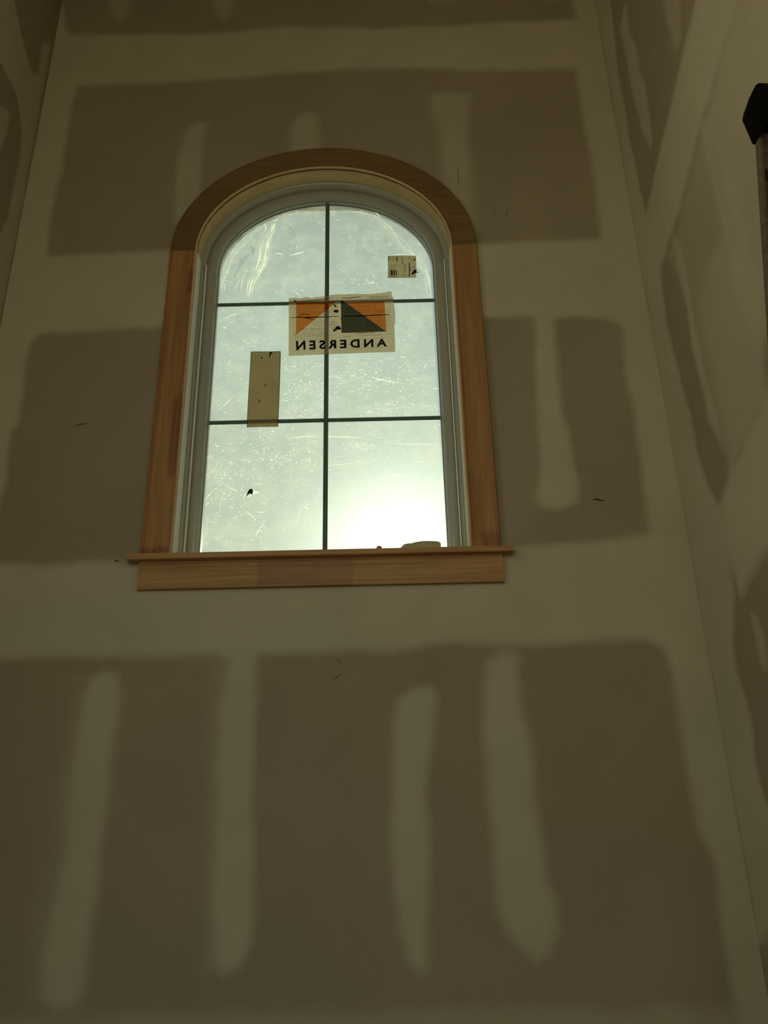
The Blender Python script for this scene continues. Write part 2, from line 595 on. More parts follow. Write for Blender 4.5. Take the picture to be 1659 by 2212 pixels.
W_FRONT = wall_front()
LY0, LY1, LZ0, LZ1 = -3.45, -1.25, 0.0, CEIL - 0.55       # opening added to let the left fill lamp in
W_LEFT = structure(boxes('wall_left', [(XL - 0.12, XL, LY1, WT, FLOOR, CEIL), (XL - 0.12, XL, YB, LY0, FLOOR, CEIL),
                                       (XL - 0.12, XL, LY0, LY1, LZ1, CEIL)], M['drywall']))
W_RIGHT = structure(boxes('wall_right', [(XR, XR + 0.12, -1.85, WT, FLOOR, CEIL), (XR, XR + 0.12, YB, -3.45, FLOOR, CEIL),
                                         (XR, XR + 0.12, -3.45, -1.85, CEIL - 0.55, CEIL)], M['drywall']))  # gap in this wall added to let the right fill lamp in
W_BACK = structure(boxes('wall_back', [(XL - .12, -0.88, YB - 0.12, YB, FLOOR, CEIL), (0.88, XR + .12, YB - 0.12, YB, FLOOR, CEIL),
                                       (-0.88, 0.88, YB - 0.12, YB, 4.2, CEIL)], M['drywall']))  # middle left open for the added fill lamp behind
structure(boxes('floor', [(XL - .12, XR + .12, YB - 0.12, WT, FLOOR - 0.05, FLOOR)], M['plywood']))
structure(boxes('ceiling', [(XL - .12, XR + .12, YB - 0.12, WT, CEIL, CEIL + 0.05)], M['drywall']))

# ------------------------------------------------------------------ joint compound on the drywall
# outlines are given where they sit on each wall (read off the photograph through the camera)


def poly_sd(P, pts):
    """signed distance (negative inside) of points P (n,2) to a polygon"""
    pts = np.asarray(pts, float)
    n = len(pts)
    dist = np.full(len(P), 1e9)
    inside = np.zeros(len(P), bool)
    for i in range(n):
        a, b = pts[i], pts[(i + 1) % n]
        e = b - a
        w = P - a
        t = np.clip((w @ e) / max(e @ e, 1e-12), 0, 1)
        dd = w - t[:, None] * e
        dist = np.minimum(dist, np.hypot(dd[:, 0], dd[:, 1]))
        c = ((a[1] > P[:, 1]) != (b[1] > P[:, 1]))
        with np.errstate(divide='ignore', invalid='ignore'):
            xi = (b[0] - a[0]) * (P[:, 1] - a[1]) / (b[1] - a[1] if b[1] != a[1] else 1e-12) + a[0]
        inside ^= c & (P[:, 0] < xi)
    return np.where(inside, -dist, dist)


def vnoise(P, freq, seed):
    r = np.random.RandomState(seed)
    g = r.rand(64, 64)
    q = P * freq + 17.3
    i = np.floor(q).astype(int)
    f = q - i
    f = f * f * (3 - 2 * f)
    i0, j0 = i[:, 0] % 64, i[:, 1] % 64
    i1, j1 = (i0 + 1) % 64, (j0 + 1) % 64
    return (g[i0, j0] * (1 - f[:, 0]) * (1 - f[:, 1]) + g[i1, j0] * f[:, 0] * (1 - f[:, 1])
            + g[i0, j1] * (1 - f[:, 0]) * f[:, 1] + g[i1, j1] * f[:, 0] * f[:, 1]) - 0.5


def mask_of(P, spec):
    sd = poly_sd(P, spec['pts'])
    ft = spec['feather']
    sd = sd + (vnoise(P, 22, 3) * 0.35 + vnoise(P, 7, 5) * 0.9) * ft * 0.7 + vnoise(P, 90, 9) * ft * 0.12
    t = np.clip((ft - sd) / (2 * ft), 0, 1)
    return spec['level'] * t * t * (3 - 2 * t)


def compound(wall, specs, plane, cell, skip=None):
    """every smear of compound its own thin mesh, proud of the wall; edges feather out to bare paper"""
    for s in specs:
        pts = np.asarray(s['pts'])
        pad = s['feather'] * 2.2
        lo, hi = pts.min(0) - pad, pts.max(0) + pad
        lo = np.maximum(lo, s['clip'][0]); hi = np.minimum(hi, s['clip'][1])
        nu = max(2, int((hi[0] - lo[0]) / cell) + 1); nv = max(2, int((hi[1] - lo[1]) / cell) + 1)
        U, V = np.meshgrid(np.linspace(lo[0], hi[0], nu), np.linspace(lo[1], hi[1], nv))
        P = np.stack([U.ravel(), V.ravel()], 1)
        own = mask_of(P, s)
        tot = 1.0 - own
        for o in specs:
            if o is not s:
                op = np.asarray(o['pts'])
                if (op.min(0) - 0.1 < hi).all() and (op.max(0) + 0.1 > lo).all():
                    tot *= 1.0 - mask_of(P, o)
        tot = 1.0 - tot
        drop = own < 0.004
        if skip is not None:
            drop |= skip(P)
        keep = ~drop
        idx = np.arange(nu * nv).reshape(nv, nu)
        q = np.stack([idx[:-1, :-1], idx[:-1, 1:], idx[1:, 1:], idx[1:, :-1]], -1).reshape(-1, 4)
        q = q[keep[q].all(1)]
        if not len(q):
            continue
        used = np.unique(q)
        remap = np.full(nu * nv, -1); remap[used] = np.arange(len(used))
        h = 0.0001 + (s['lift'] + 0.0014) * own[used]
        co = plane(P[used], h)
        me = bpy.data.meshes.new('joint_compound')
        me.from_pydata(co.tolist(), [], remap[q].tolist())
        at = me.attributes.new('mud', 'FLOAT', 'POINT')
        at.data.foreach_set('value', tot[used].astype(np.float32))
        me.polygons.foreach_set('use_smooth', [True] * len(me.polygons))
        # face the room
        nrm = me.polygons[0].normal
        want = s['normal']
        if nrm.x * want[0] + nrm.y * want[1] + nrm.z * want[2] < 0:
            me.flip_normals()
        me.update()
        link('joint_compound', me, M['drywall'], wall)


def front(px, feather=0.016, level=1.0, lift=0.0004):
    pts = [(lambda p: (p[0], p[2]))(on_y(x, y, 0.0)) for x, y in px]
    return dict(pts=pts, feather=feather * (1.9 if feather <= 0.0155 else 1.3), level=level * (0.9 if feather <= 0.0155 else 1.0), lift=lift, normal=(0, -1, 0),
                clip=(np.array([XL + 0.001, 0.9]), np.array([XR - 0.001, CEIL - 0.001])))


def side(px, x, feather=0.02, level=1.0, lift=0.0004, extra=()):
    pts = [(lambda p: (p[1], p[2]))(on_x(a, b, x)) for a, b in px] + list(extra)
    return dict(pts=pts, feather=feather, level=level, lift=lift, normal=(1 if x < 0 else -1, 0, 0),
                clip=(np.array([-2.4, 0.6]), np.array([-0.001, CEIL - 0.001])))


def behind_casing(P):
    x, z = np.abs(P[:, 0]), P[:, 1]
    zz = z - SPRING
    arch = (x / (HALF - 0.02)) ** 2 + (np.maximum(zz, 0) / (RISE - 0.02)) ** 2 < 1
    return arch & (z > CAM_H + 0.765)


F_SPECS = [
    # seam near the top
    front([(100, 70), (150, 75), (300, 75), (480, 72), (560, 62), (650, 57), (740, 60), (800, 62), (960, 56), (1100, 50), (1240, 42), (1340, 40),
           (1360, 150), (1245, 150), (1100, 150), (1000, 152), (880, 149), (800, 150), (640, 157), (500, 170), (300, 180), (165, 187), (60, 190)], 0.02),
    # seam at the spring of the arch
    front([(-40, 552), (105, 553), (240, 549), (365, 543), (520, 538), (900, 528), (1030, 525), (1180, 521), (1300, 516), (1420, 516), (1440, 705),
           (1345, 700), (1310, 687), (1240, 684), (1197, 690), (1160, 684), (1045, 683), (900, 690), (500, 702), (350, 708), (200, 716), (85, 719),
           (50, 735), (-40, 740)], 0.017, 1.0, 0.0006),
    # seam below the window
    front([(-160, 1226), (0, 1222), (150, 1218), (290, 1209), (500, 1205), (900, 1192), (1095, 1186), (1250, 1172), (1400, 1158), (1540, 1150), (1580, 1405),
           (1432, 1404), (1390, 1386), (1290, 1384), (1160, 1392), (1000, 1388), (850, 1402), (700, 1409), (555, 1412), (470, 1412), (330, 1416),
           (220, 1419), (100, 1420), (0, 1426), (-160, 1432)], 0.02),
    # lowest seam, only its top edge in view
    front([(-200, 2205), (300, 2196), (830, 2188), (1200, 2184), (1590, 2178), (1700, 2178), (1700, 2280), (-200, 2280)], 0.025, 0.5),
    # left corner
    front([(60, -60), (127, -60), (128, 0), (141, 50), (152, 76), (166, 130), (165, 187), (152, 240), (141, 310), (128, 380), (113, 450), (104, 520),
           (103, 553), (90, 640), (80, 719), (64, 747), (50, 807), (47, 878), (39, 921), (24, 938), (14, 1038), (-2, 1090), (-30, 1220), (-60, 1420),
           (-140, 1420), (-60, 900), (-20, 600), (60, 250)], 0.016, 1.0, 0.0010),
    # right corner
    front([(1236, -60), (1240, 0), (1246, 42), (1252, 100), (1246, 150), (1256, 200), (1266, 290), (1281, 380), (1293, 460), (1301, 517), (1325, 620),
           (1345, 704), (1349, 760), (1360, 850), (1375, 950), (1386, 1040), (1400, 1100), (1407, 1160), (1420, 1290), (1432, 1402), (1452, 1460),
           (1471, 1600), (1490, 1700), (1512, 1790), (1545, 1870), (1552, 1960), (1567, 2060), (1591, 2172), (1612, 2260), (1720, 2260),
           (1600, 1700), (1450, 900), (1360, 400), (1300, -60)], 0.018, 1.0, 0.0010),
    # screw strips, lower sheets
    front([(245, 1457), (252, 1462), (250, 1560), (236, 1650), (226, 1750), (215, 1850), (206, 1930), (190, 1990), (180, 2050), (176, 2130), (160, 2168),
           (120, 2180), (96, 2150), (95, 2090), (110, 2000), (125, 1930), (141, 1800), (153, 1700), (166, 1600), (178, 1510), (195, 1470), (222, 1455)], 0.012),
    front([(155, 1462), (240, 1445), (262, 1480), (256, 1600), (232, 1800), (205, 1975), (187, 2180), (120, 2200), (66, 2160), (80, 1950), (118, 1740),
           (140, 1600)], 0.02, 0.22, 0.0003),
    front([(555, 1405), (556, 1500), (553, 1650), (546, 1800), (543, 1950), (540, 2040), (520, 2088), (482, 2104), (466, 2080), (460, 1950), (460, 1800),
           (467, 1650), (476, 1530), (486, 1470), (497, 1425), (470, 1405)], 0.013),
    front([(455, 1420), (500, 1410), (480, 1700), (480, 2090), (440, 2110), (434, 1950), (440, 1700), (446, 1550)], 0.02, 0.2, 0.0003),
    front([(925, 1490), (937, 1500), (937, 1580), (927, 1650), (922, 1725), (925, 1825), (926, 1975), (925, 2095), (906, 2104), (882, 2088), (862, 2025),
           (848, 1925), (845, 1800), (850, 1650), (852, 1560), (865, 1512), (890, 1495)], 0.014),
    front([(1085, 1412), (1110, 1413), (1122, 1425), (1121, 1465), (1135, 1575), (1152, 1650), (1167, 1800), (1176, 1900), (1198, 1950), (1200, 2010),
           (1181, 2052), (1160, 2066), (1130, 2050), (1096, 2010), (1076, 1950), (1067, 1825), (1057, 1700), (1045, 1575), (1044, 1475), (1055, 1430)], 0.015),
    # beside the window
    front([(1154, 675), (1197, 675), (1205, 783), (1215, 894), (1231, 930), (1239, 1004), (1251, 1062), (1247, 1088), (1208, 1104), (1172, 1096),
           (1158, 1070), (1172, 1030), (1162, 949), (1160, 857), (1155, 765)], 0.018),
    front([(1085, 690), (1160, 684), (1170, 1100), (1120, 1160), (1090, 1160)], 0.03, 0.12, 0.0003),
    # above the window
    front([(450, 264), (430, 264), (412, 269), (398, 285), (388, 320), (381, 400), (376, 480), (430, 480), (432, 420), (436, 350), (442, 300)], 0.012, 0.72),
    front([(688, 252), (670, 240), (650, 245), (633, 265), (627, 300), (631, 345), (690, 345), (693, 285)], 0.015, 0.72),
    front([(930, 205), (970, 200), (1014, 204), (1012, 300), (1019, 400), (1026, 500), (968, 480), (958, 380), (947, 285), (936, 250)], 0.015, 0.68),
    # top edge of the picture
    front([(236, -60), (280, -60), (277, 20), (272, 36), (260, 42), (246, 36), (238, 20)], 0.014, 0.8),
    front([(466, -60), (500, -60), (498, 30), (484, 44), (472, 36), (466, 10)], 0.014, 0.75),
    front([(925, -60), (985, -60), (984, 4), (930, 6)], 0.014, 0.6),
    front([(1165, -60), (1210, -60), (1208, 0), (1170, 2)], 0.014, 0.5),
]

R_SPECS = [
    # seam at the arch spring, running towards the viewer
    side([(1593, 0), (1549, 142), (1530, 221), (1517, 253), (1485, 380), (1466, 459), (1437, 544), (1412, 610), (1385, 570), (1372, 520), (1397, 462),
          (1428, 316), (1466, 158), (1503, 0)], XR, 0.028, 1.0, 0.0006,
         [(-1.05, CAM_H + 2.52), (-1.30, CAM_H + 2.6), (-1.30, CAM_H + 2.24)]) ,
    # corner
    side([(1260, -60), (1314, -60), (1319, 0), (1326, 60), (1336, 160), (1361, 300), (1381, 400), (1396, 470), (1420, 560), (1427, 600), (1440, 700), (1461, 780),
          (1491, 900), (1506, 970), (1528, 1050), (1560, 1110), (1588, 1290), (1584, 1390), (1595, 1458), (1614, 1512), (1627, 1566), (1633, 1634),
          (1643, 1688), (1662, 1750), (1700, 1900), (1700, 1990), (1640, 2041), (1527, 1397), (1405, 697), (1302, 102)], XR, 0.022, 1.0, 0.0010),
    # seam below the window line
    side([(1545, 1130), (1553, 1107), (1582, 1015), (1615, 941), (1652, 857), (1680, 790)], XR, 0.028, 1.0, 0.0006,
         [(-1.1, CAM_H + 1.27), (-1.1, CAM_H + 0.80), (-0.45, CAM_H + 0.66), (-0.30, CAM_H + 0.60)]),
    # screw strips
    side([(1338, 60), (1352, 0), (1359, 63), (1375, 110), (1394, 190), (1410, 300), (1406, 322), (1390, 294), (1371, 221), (1356, 142)], XR, 0.018, 0.75),
    side([(1420, -60), (1462, -60), (1468, 0), (1471, 80), (1462, 110), (1452, 85), (1440, 40)], XR, 0.025, 0.6),
    side([(1516, 262), (1528, 290), (1558, 430), (1594, 554), (1620, 617), (1634, 720), (1618, 720), (1593, 633), (1571, 538), (1549, 437), (1524, 330)], XR, 0.03, 0.65),
    side([(1452, 500), (1473, 530), (1498, 680), (1503, 720), (1523, 805), (1553, 912), (1556, 950), (1531, 912), (1512, 820), (1494, 740), (1484, 665), (1463, 570)], XR, 0.02, 0.8),
    side([(1622, 1325), (1636, 1328), (1646, 1363), (1654, 1390), (1656, 1444), (1646, 1440), (1636, 1403), (1628, 1360)], XR, 0.018, 0.7),
    # thin skims over the rest of that sheet
    side([(1443, 552), (1470, 470), (1490, 390), (1522, 256), (1560, 300), (1640, 600), (1652, 857), (1615, 941), (1582, 1015), (1556, 960), (1531, 905), (1512, 815),
          (1494, 735), (1478, 640)], XR, 0.02, 0.42, 0.0002),
    side([(1530, 560), (1560, 520), (1640, 600), (1660, 860), (1615, 941), (1582, 1005), (1560, 900), (1528, 760), (1510, 660)], XR, 0.035, 0.5, 0.0002),
    side([(1640, 760), (1600, 600), (1566, 450), (1536, 320), (1520, 270), (1531, 225), (1550, 145), (1590, 10)], XR, 0.045, 0.72, 0.0003,
         [(-1.3, CAM_H + 2.35), (-1.6, CAM_H + 1.2), (-1.1, CAM_H + 1.15)]),
]

L_SPECS = [
    # corner strip with the two seams that run off it
    side([(110, 60), (62, 60), (76, 130), (84, 155), (60, 170), (40, 150), (30, 90)], XL, 0.02, 0.0),
    side([(112, 90), (92, 90), (84, 155), (70, 158), (56, 110), (36, 30), (20, -40), (-60, -40), (-30, 60), (0, 135), (20, 172), (33, 197), (42, 235), (48, 285),
          (38, 364), (16, 475), (-2, 512), (-60, 700), (-200, 1300), (-90, 1160), (-6, 730), (28, 550), (66, 352)], XL, 0.018, 1.0, 0.0010),
    side([(-10, 226), (14, 234), (22, 252), (12, 300), (-4, 336), (-20, 330)], XL, 0.014, 0.9),
]
L_SPECS = [s for s in L_SPECS if s['level'] > 0]

compound(W_FRONT, F_SPECS, lambda P, h: np.stack([P[:, 0], -h, P[:, 1]], 1), 0.007, behind_casing)
compound(W_RIGHT, R_SPECS, lambda P, h: np.stack([XR - h, P[:, 0], P[:, 1]], 1), 0.010)
compound(W_LEFT, L_SPECS, lambda P, h: np.stack([XL + h, P[:, 0], P[:, 1]], 1), 0.010)


def ribbon(px_pts, y, w, tip=0.3):
    """flat tapered stroke through picture points laid on the plane at depth y; returns verts, faces"""
    P = [on_y(a, b, y) for a, b in px_pts]
    n = len(P)
    v, f = [], []
    for i, p in enumerate(P):
        t = P[min(i + 1, n - 1)] - P[max(i - 1, 0)]
        nx, nz = -t[2], t[0]
        k = math.hypot(nx, nz) or 1
        u = i / (n - 1)
        ww = w * (tip + (1 - tip) * math.sin(math.pi * u)) / 2
        v += [(p[0] + nx / k * ww, y, p[2] + nz / k * ww), (p[0] - nx / k * ww, y, p[2] - nz / k * ww)]
    for i in range(n - 1):
        f.append((2 * i, 2 * i + 1, 2 * i + 3, 2 * i + 2))
    return v, f


def merge(lst):
    V, Fc = [], []
    for v, f in lst:
        o = len(V)
        V += v
        Fc += [tuple(i + o for i in q) for q in f]
    return V, Fc


# pencil and scuff marks on the board
for pts, w in ([[(988, 360), (989, 378), (991, 392), (990, 405)], 0.0018],
               [[(1098, 452), (1094, 460), (1089, 470)], 0.0014], [[(1068, 448), (1068, 456), (1066, 466)], 0.0012],
               [[(724, 1428), (731, 1425), (736, 1430), (735, 1435)], 0.0014], [[(716, 1468), (727, 1464), (733, 1458), (735, 1451)], 0.0014],
               [[(1280, 1079), (1290, 1078), (1297, 1081), (1305, 1081)], 0.0055], [[(1159, 744), (1166, 744)], 0.003],
               [[(246, 1212), (252, 1211), (258, 1213)], 0.005], [[(160, 920), (176, 916), (190, 914)], 0.003],
               [[(756, 1583), (759, 1580), (763, 1584)], 0.0014], [[(757, 1610), (761, 1611)], 0.0014]):
    v, f = ribbon(pts, -0.0022, w)
    o = from_data('pencil_mark', v, f, M['mark'], W_FRONT)

# ------------------------------------------------------------------ interior trim
casing = structure(empty('trim_1', (0, 0, STOOL_TOP)))
CAS = [(0.0, 0.0), (0.0, -0.017), (0.003, -0.021), (0.009, -0.021), (0.0115, -0.018), (0.014, -0.018), (0.018, -0.0165), (0.050, -0.0155),
       (0.082, -0.0145), (0.086, -0.0125), (0.0885, -0.0125), (0.0905, -0.016), (0.0975, -0.016), (0.101, -0.0135), (0.1015, -0.010), (0.1005, -0.0065), (0.0965, -0.0055), (0.0965, 0.0)]


def keep_world(o, parent):
    o.parent = parent
    o.matrix_parent_inverse = Matrix.Translation(parent.location).inverted()


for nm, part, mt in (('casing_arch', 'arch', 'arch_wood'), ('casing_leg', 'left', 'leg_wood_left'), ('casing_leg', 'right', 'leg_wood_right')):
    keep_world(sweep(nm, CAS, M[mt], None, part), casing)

LIT_BEAD = [(0.0960, -0.0160), (0.0975, -0.0172), (0.1000, -0.0168), (0.1018, -0.0148), (0.1022, -0.0115), (0.1012, -0.0085), (0.0990, -0.0078), (0.0960, -0.0100)]
keep_world(sweep('casing_lit_bead', LIT_BEAD, M['bead_lit'], None, 'all', None, 60), casing)  # lit inner edge of the casing, built as a paler bead

# stool: nosed board with horns past the casing, notched round the jamb
ST = STOOL_TOP
prof = [(0.0, 0.0), (-0.036, 0.0), (-0.040, -0.0015), (-0.0425, -0.005), (-0.0435, -0.0085), (-0.0428, -0.0092), (-0.0428, -0.0100), (-0.0440, -0.0108), (-0.0440, -0.0175),
        (-0.0428, -0.0205), (-0.0395, -0.022), (0.0, -0.022)]
xs = [-0.632, 0.632]
v = [(x, y, ST + z) for x in xs for y, z in prof]
k = len(prof)
f = [(j, (j + 1) % k, k + (j + 1) % k, k + j) for j in range(k)] + [tuple(range(k)), tuple(range(2 * k - 1, k - 1, -1))]
bx, bf = box_data(-0.495, 0.495, 0.0, 0.10, ST - 0.022, ST)
v2, f2 = merge([(v, f), (bx, bf)])
structure(from_data('trim_2', v2, f2, M['stool_wood'], None, 30))

# apron with a small moulded head
ap = [(0.0, 0.0), (-0.019, 0.0), (-0.019, -0.0075), (-0.0165, -0.0085), (-0.0165, -0.010), (-0.018, -0.011), (-0.018, -0.092), (-0.0165, -0.0945), (0.0, -0.0945)]
xs = [-0.5955, 0.597]
AT = ST - 0.0223
v = [(x, y, AT + z) for x in xs for y, z in ap]
k = len(ap)
f = [(j, (j + 1) % k, k + (j + 1) % k, k + j) for j in range(k)] + [tuple(range(k)), tuple(range(2 * k - 1, k - 1, -1))]
structure(from_data('trim_3', v, f, M['apron_wood'], None, 30))

# ------------------------------------------------------------------ the window
win = structure(empty('window_1', (0, 0.1, ST)))


def wpart(o):
    keep_world(o, win)
    return o


JY, FY, SY, GY = 0.055, 0.093, 0.105, 0.107          # jamb end, frame step, glazing, glass plane
jam = [(0.088, 0.001), (0.104, 0.001), (0.104, JY), (0.088, JY)]
wpart(sweep('jamb_arch', jam, M['jamb_wood'], None, 'arch'))
wpart(sweep('jamb_leg', jam, M['primed'], None, 'left'))
wpart(sweep('jamb_leg', jam, M['primed'], None, 'right'))
frm = [(0.088, JY), (0.1045, JY), (0.1055, JY + 0.003), (0.1085, JY + 0.0025), (0.113, JY + 0.005), (0.1175, JY + 0.011), (0.1205, JY + 0.020), (0.1215, FY), (0.088, FY)]
wpart(sweep('window_frame', frm, M['vinyl'], None, 'all', ST + 0.0005, 60))
lit_step = [(0.1205, JY + 0.010), (0.1235, JY + 0.012), (0.1235, FY - 0.009), (0.1205, FY - 0.007)]  # added white strip standing in for skylight on the frame's step
wpart(sweep('lit_step_strip', lit_step, M['primed'], None, 'left', ST + 0.0005))
wpart(sweep('lit_step_strip', lit_step, M['primed'], None, 'right', ST + 0.0005))
sash = [(0.088, FY), (0.124, FY - 0.002), (0.130, FY - 0.006), (0.150, FY - 0.006), (0.157, FY - 0.003), (0.161, FY + 0.004), (0.1625, SY),
        (0.1625, 0.150), (0.088, 0.150)]
sash_o = wpart(sweep('sash', sash, M['vinyl'], None, 'all', ST + 0.0005))
spc = [(0.160, GY + 0.002), (0.1665, GY + 0.002), (0.1665, GY + 0.013), (0.160, GY + 0.013)]
wpart(sweep('glass_spacer', spc, M['spacer'], None, 'all', ST + 0.001))
v, f = box_data(-0.44, 0.44, FY, 0.15, ST - 0.02, ST + 0.004)
wpart(from_data('sash_bottom_rail', v, f, M['vinyl']))
v, f = fill_outline(0.158, ST + 0.001, GY, 0.0025)
wpart(from_data('glass_pane', v, f, M['glass']))
v, f = fill_outline(0.158, ST + 0.001, GY + 0.015, 0.0025)
wpart(from_data('glass_pane', v, f, M['glass']))
# grille bars between the panes
b1, b2 = on_y(700, 654, 0.115)[2], on_y(697, 908, 0.115)[2]
vb0, vb1 = GY + 0.005, GY + 0.0115


def bar(x0, x1, z0, z1):
    e = 0.0022
    if z1 - z0 < x1 - x0:
        v = [(x, y, z) for x in (x0, x1) for y, z in ((vb0, z0 + e), (vb0, z1 - e), (vb0 + e, z1), (vb1 - e, z1), (vb1, z1 - e), (vb1, z0 + e), (vb1 - e, z0), (vb0 + e, z0))]
    else:
        v = [(x, y, z) for z in (z0, z1) for y, x in ((vb0, x0 + e), (vb0, x1 - e), (vb0 + e, x1), (vb1 - e, x1), (vb1, x1 - e), (vb1, x0 + e), (vb1 - e, x0), (vb0 + e, x0))]
    f = [(j, (j + 1) % 8, 8 + (j + 1) % 8, 8 + j) for j in range(8)] + [tuple(range(8)), tuple(range(15, 7, -1))]
    return from_data('grille_bar', v, f, M['grille'])


XC = 0.004
bw = 0.0086
topz = SPRING + RISE - 0.161
wpart(bar(XC - bw, XC + bw, ST, topz))
for z in (b1, b2):
    wpart(bar(-0.4345, XC - bw, z - 0.0078, z + 0.0078))
    wpart(bar(XC + bw, 0.4345, z - 0.0078, z + 0.0078))

# protective film with its scratches, scuffs and creases
film_y = GY + 0.0192
v, f = fill_outline(0.1665, ST + 0.003, film_y, 0.0002)
v = [(x * 0.9935 - 0.0045, y, z) for x, y, z in v]
film = wpart(from_data('protective_film', v, f, M['film']))


def film_part(name, lst, mat, stuff=False):
    v, f = merge(lst)
    o = from_data(name, v, f, M[mat], None)
    o.parent = film                                  # the film's mesh is in world coordinates
    if stuff:
        o['kind'] = 'stuff'
    return o


SCR_Y = film_y - 0.0006            # marks lie on the film, outside the glass


def inside_glass(px, py):
    p = on_y(px, py, film_y)
    x, z = abs(p[0]), p[2]
    if z < ST + 0.012:
        return False
    if z < SPRING:
        return x < 0.428
    a, b = HALF - 0.169, RISE - 0.169
    return (x / a) ** 2 + ((z - SPRING) / b) ** 2 < 0.97


def blocked(px, py):
    return ((618 < px < 858 and 628 < py < 772) or (530 < px < 610 and 755 < py < 925) or (834 < px < 902 and 549 < py < 603))


def stroke(x, y, length, ang, curve=0.0, n=4):
    pts = []
    a = ang - curve / 2
    cx, cy = x - math.cos(ang) * length / 2, y - math.sin(ang) * length / 2
    for i in range(n):
        pts.append((cx, cy))
        cx += math.cos(a) * length / (n - 1); cy += math.sin(a) * length / (n - 1)
        a += curve / (n - 2) if n > 2 else 0
    return pts


bright, faint = [], []
PXM = 1 / 640.0


def fleck(x, y, r, stretch, ang):
    """small irregular chip of scuffed film"""
    n = rnd.choice((4, 5, 5, 6))
    pts = []
    for k in range(n):
        t = 2 * math.pi * (k + rnd.uniform(-0.3, 0.3)) / n
        a, b = r * stretch * math.cos(t) * rnd.uniform(0.6, 1.2), r * math.sin(t) * rnd.uniform(0.6, 1.2)
        pts.append((x + a * math.cos(ang) - b * math.sin(ang), y + a * math.sin(ang) + b * math.cos(ang)))
    P = [on_y(a, b, SCR_Y) for a, b in pts]
    return [tuple(p) for p in P], [tuple(range(n))]


def scratch(x, y, l0, l1, ang):
    """a fleck, a short bright tick or a broken run of ticks along one line"""
    k = rnd.random()
    if k < 0.5:
        (bright if rnd.random() < 0.55 else faint).append(fleck(x, y, rnd.uniform(0.45, 1.35), rnd.uniform(1.0, 2.6), ang))
    elif k < 0.8:
        ln = l0 + (l1 - l0) * rnd.random() ** 2
        (bright if rnd.random() < 0.5 else faint).append(ribbon(stroke(x, y, ln, ang, rnd.uniform(-0.25, 0.25)), SCR_Y, PXM * rnd.uniform(0.7, 1.8), 0.2))
    else:
        n = rnd.randint(2, 5)
        step = rnd.uniform(2.5, 6)
        for q_ in range(n):
            cx = x + math.cos(ang) * step * q_ + rnd.gauss(0, 0.5)
            cy = y + math.sin(ang) * step * q_ + rnd.gauss(0, 0.5)
            if inside_glass(cx, cy) and not blocked(cx, cy):
                (bright if rnd.random() < 0.5 else faint).append(ribbon(stroke(cx, cy, step * rnd.uniform(0.4, 1.0), ang + rnd.gauss(0, 0.15)), SCR_Y,
                                                                        PXM * rnd.uniform(0.8, 1.9), 0.3))


# (x0, y0, x1, y1, how many, main angle, angle spread, min, max length)
ZONES = [(440, 670, 700, 905, 190, -0.2, 0.7, 2, 11), (700, 770, 945, 900, 260, 0.10, 0.3, 2, 14), (700, 655, 940, 770, 60, 0.0, 0.6, 2, 10),
         (470, 440, 700, 650, 90, 0.0, 0.9, 2, 8), (700, 440, 930, 650, 110, 0.1, 0.8, 2, 9), (440, 915, 690, 1000, 180, -0.1, 0.7, 2, 12),
         (430, 1000, 560, 1180, 150, -0.6, 0.8, 2, 12), (560, 1000, 695, 1150, 90, 0.1, 0.9, 2, 10), (705, 915, 950, 1000, 120, 0.0, 0.3, 2, 13),
         (705, 1000, 955, 1080, 50, 0.1, 0.5, 2, 12), (610, 780, 700, 905, 110, 0.1, 0.8, 2, 9)]
for x0, y0, x1, y1, cnt, am, sp, l0, l1 in ZONES:
    for _ in range(cnt):
        x, y = rnd.uniform(x0, x1), rnd.uniform(y0, y1)
        if inside_glass(x, y) and not blocked(x, y):
            scratch(x, y, l0, l1, rnd.gauss(am, sp * 0.6))
    for _ in range(int(cnt * 0.35)):
        x, y = rnd.uniform(x0, x1), rnd.uniform(y0, y1)
        if inside_glass(x, y) and not blocked(x, y):
            faint.append(ribbon(stroke(x, y, 8 + 26 * rnd.random() ** 2, rnd.gauss(am, sp * 0.7), rnd.uniform(-0.5, 0.5), 6), SCR_Y, PXM * rnd.uniform(0.4, 0.9), 0.2))
# dense clusters
for (cx, cy, sx, sy, cnt) in ((820, 830, 50, 14, 70), (735, 815, 14, 12, 30), (655, 850, 22, 18, 44), (515, 750, 22, 14, 34), (560, 790, 14, 20, 20),
                              (590, 985, 26, 12, 50), (775, 962, 12, 5, 30), (640, 990, 28, 14, 40), (480, 1030, 16, 14, 28), (450, 1090, 10, 30, 24),
                              (505, 1100, 20, 30, 30), (790, 610, 30, 8, 30), (830, 800, 40, 30, 44), (690, 1000, 14, 10, 20), (650, 890, 24, 10, 24),
                              (640, 450, 30, 14, 18), (500, 1010, 20, 10, 20), (860, 880, 30, 10, 28)):
    for _ in range(cnt):
        x, y = rnd.gauss(cx, sx), rnd.gauss(cy, sy)
        if inside_glass(x, y) and not blocked(x, y):
            scratch(x, y, 1.5, 7, rnd.gauss(0.1, 0.6))
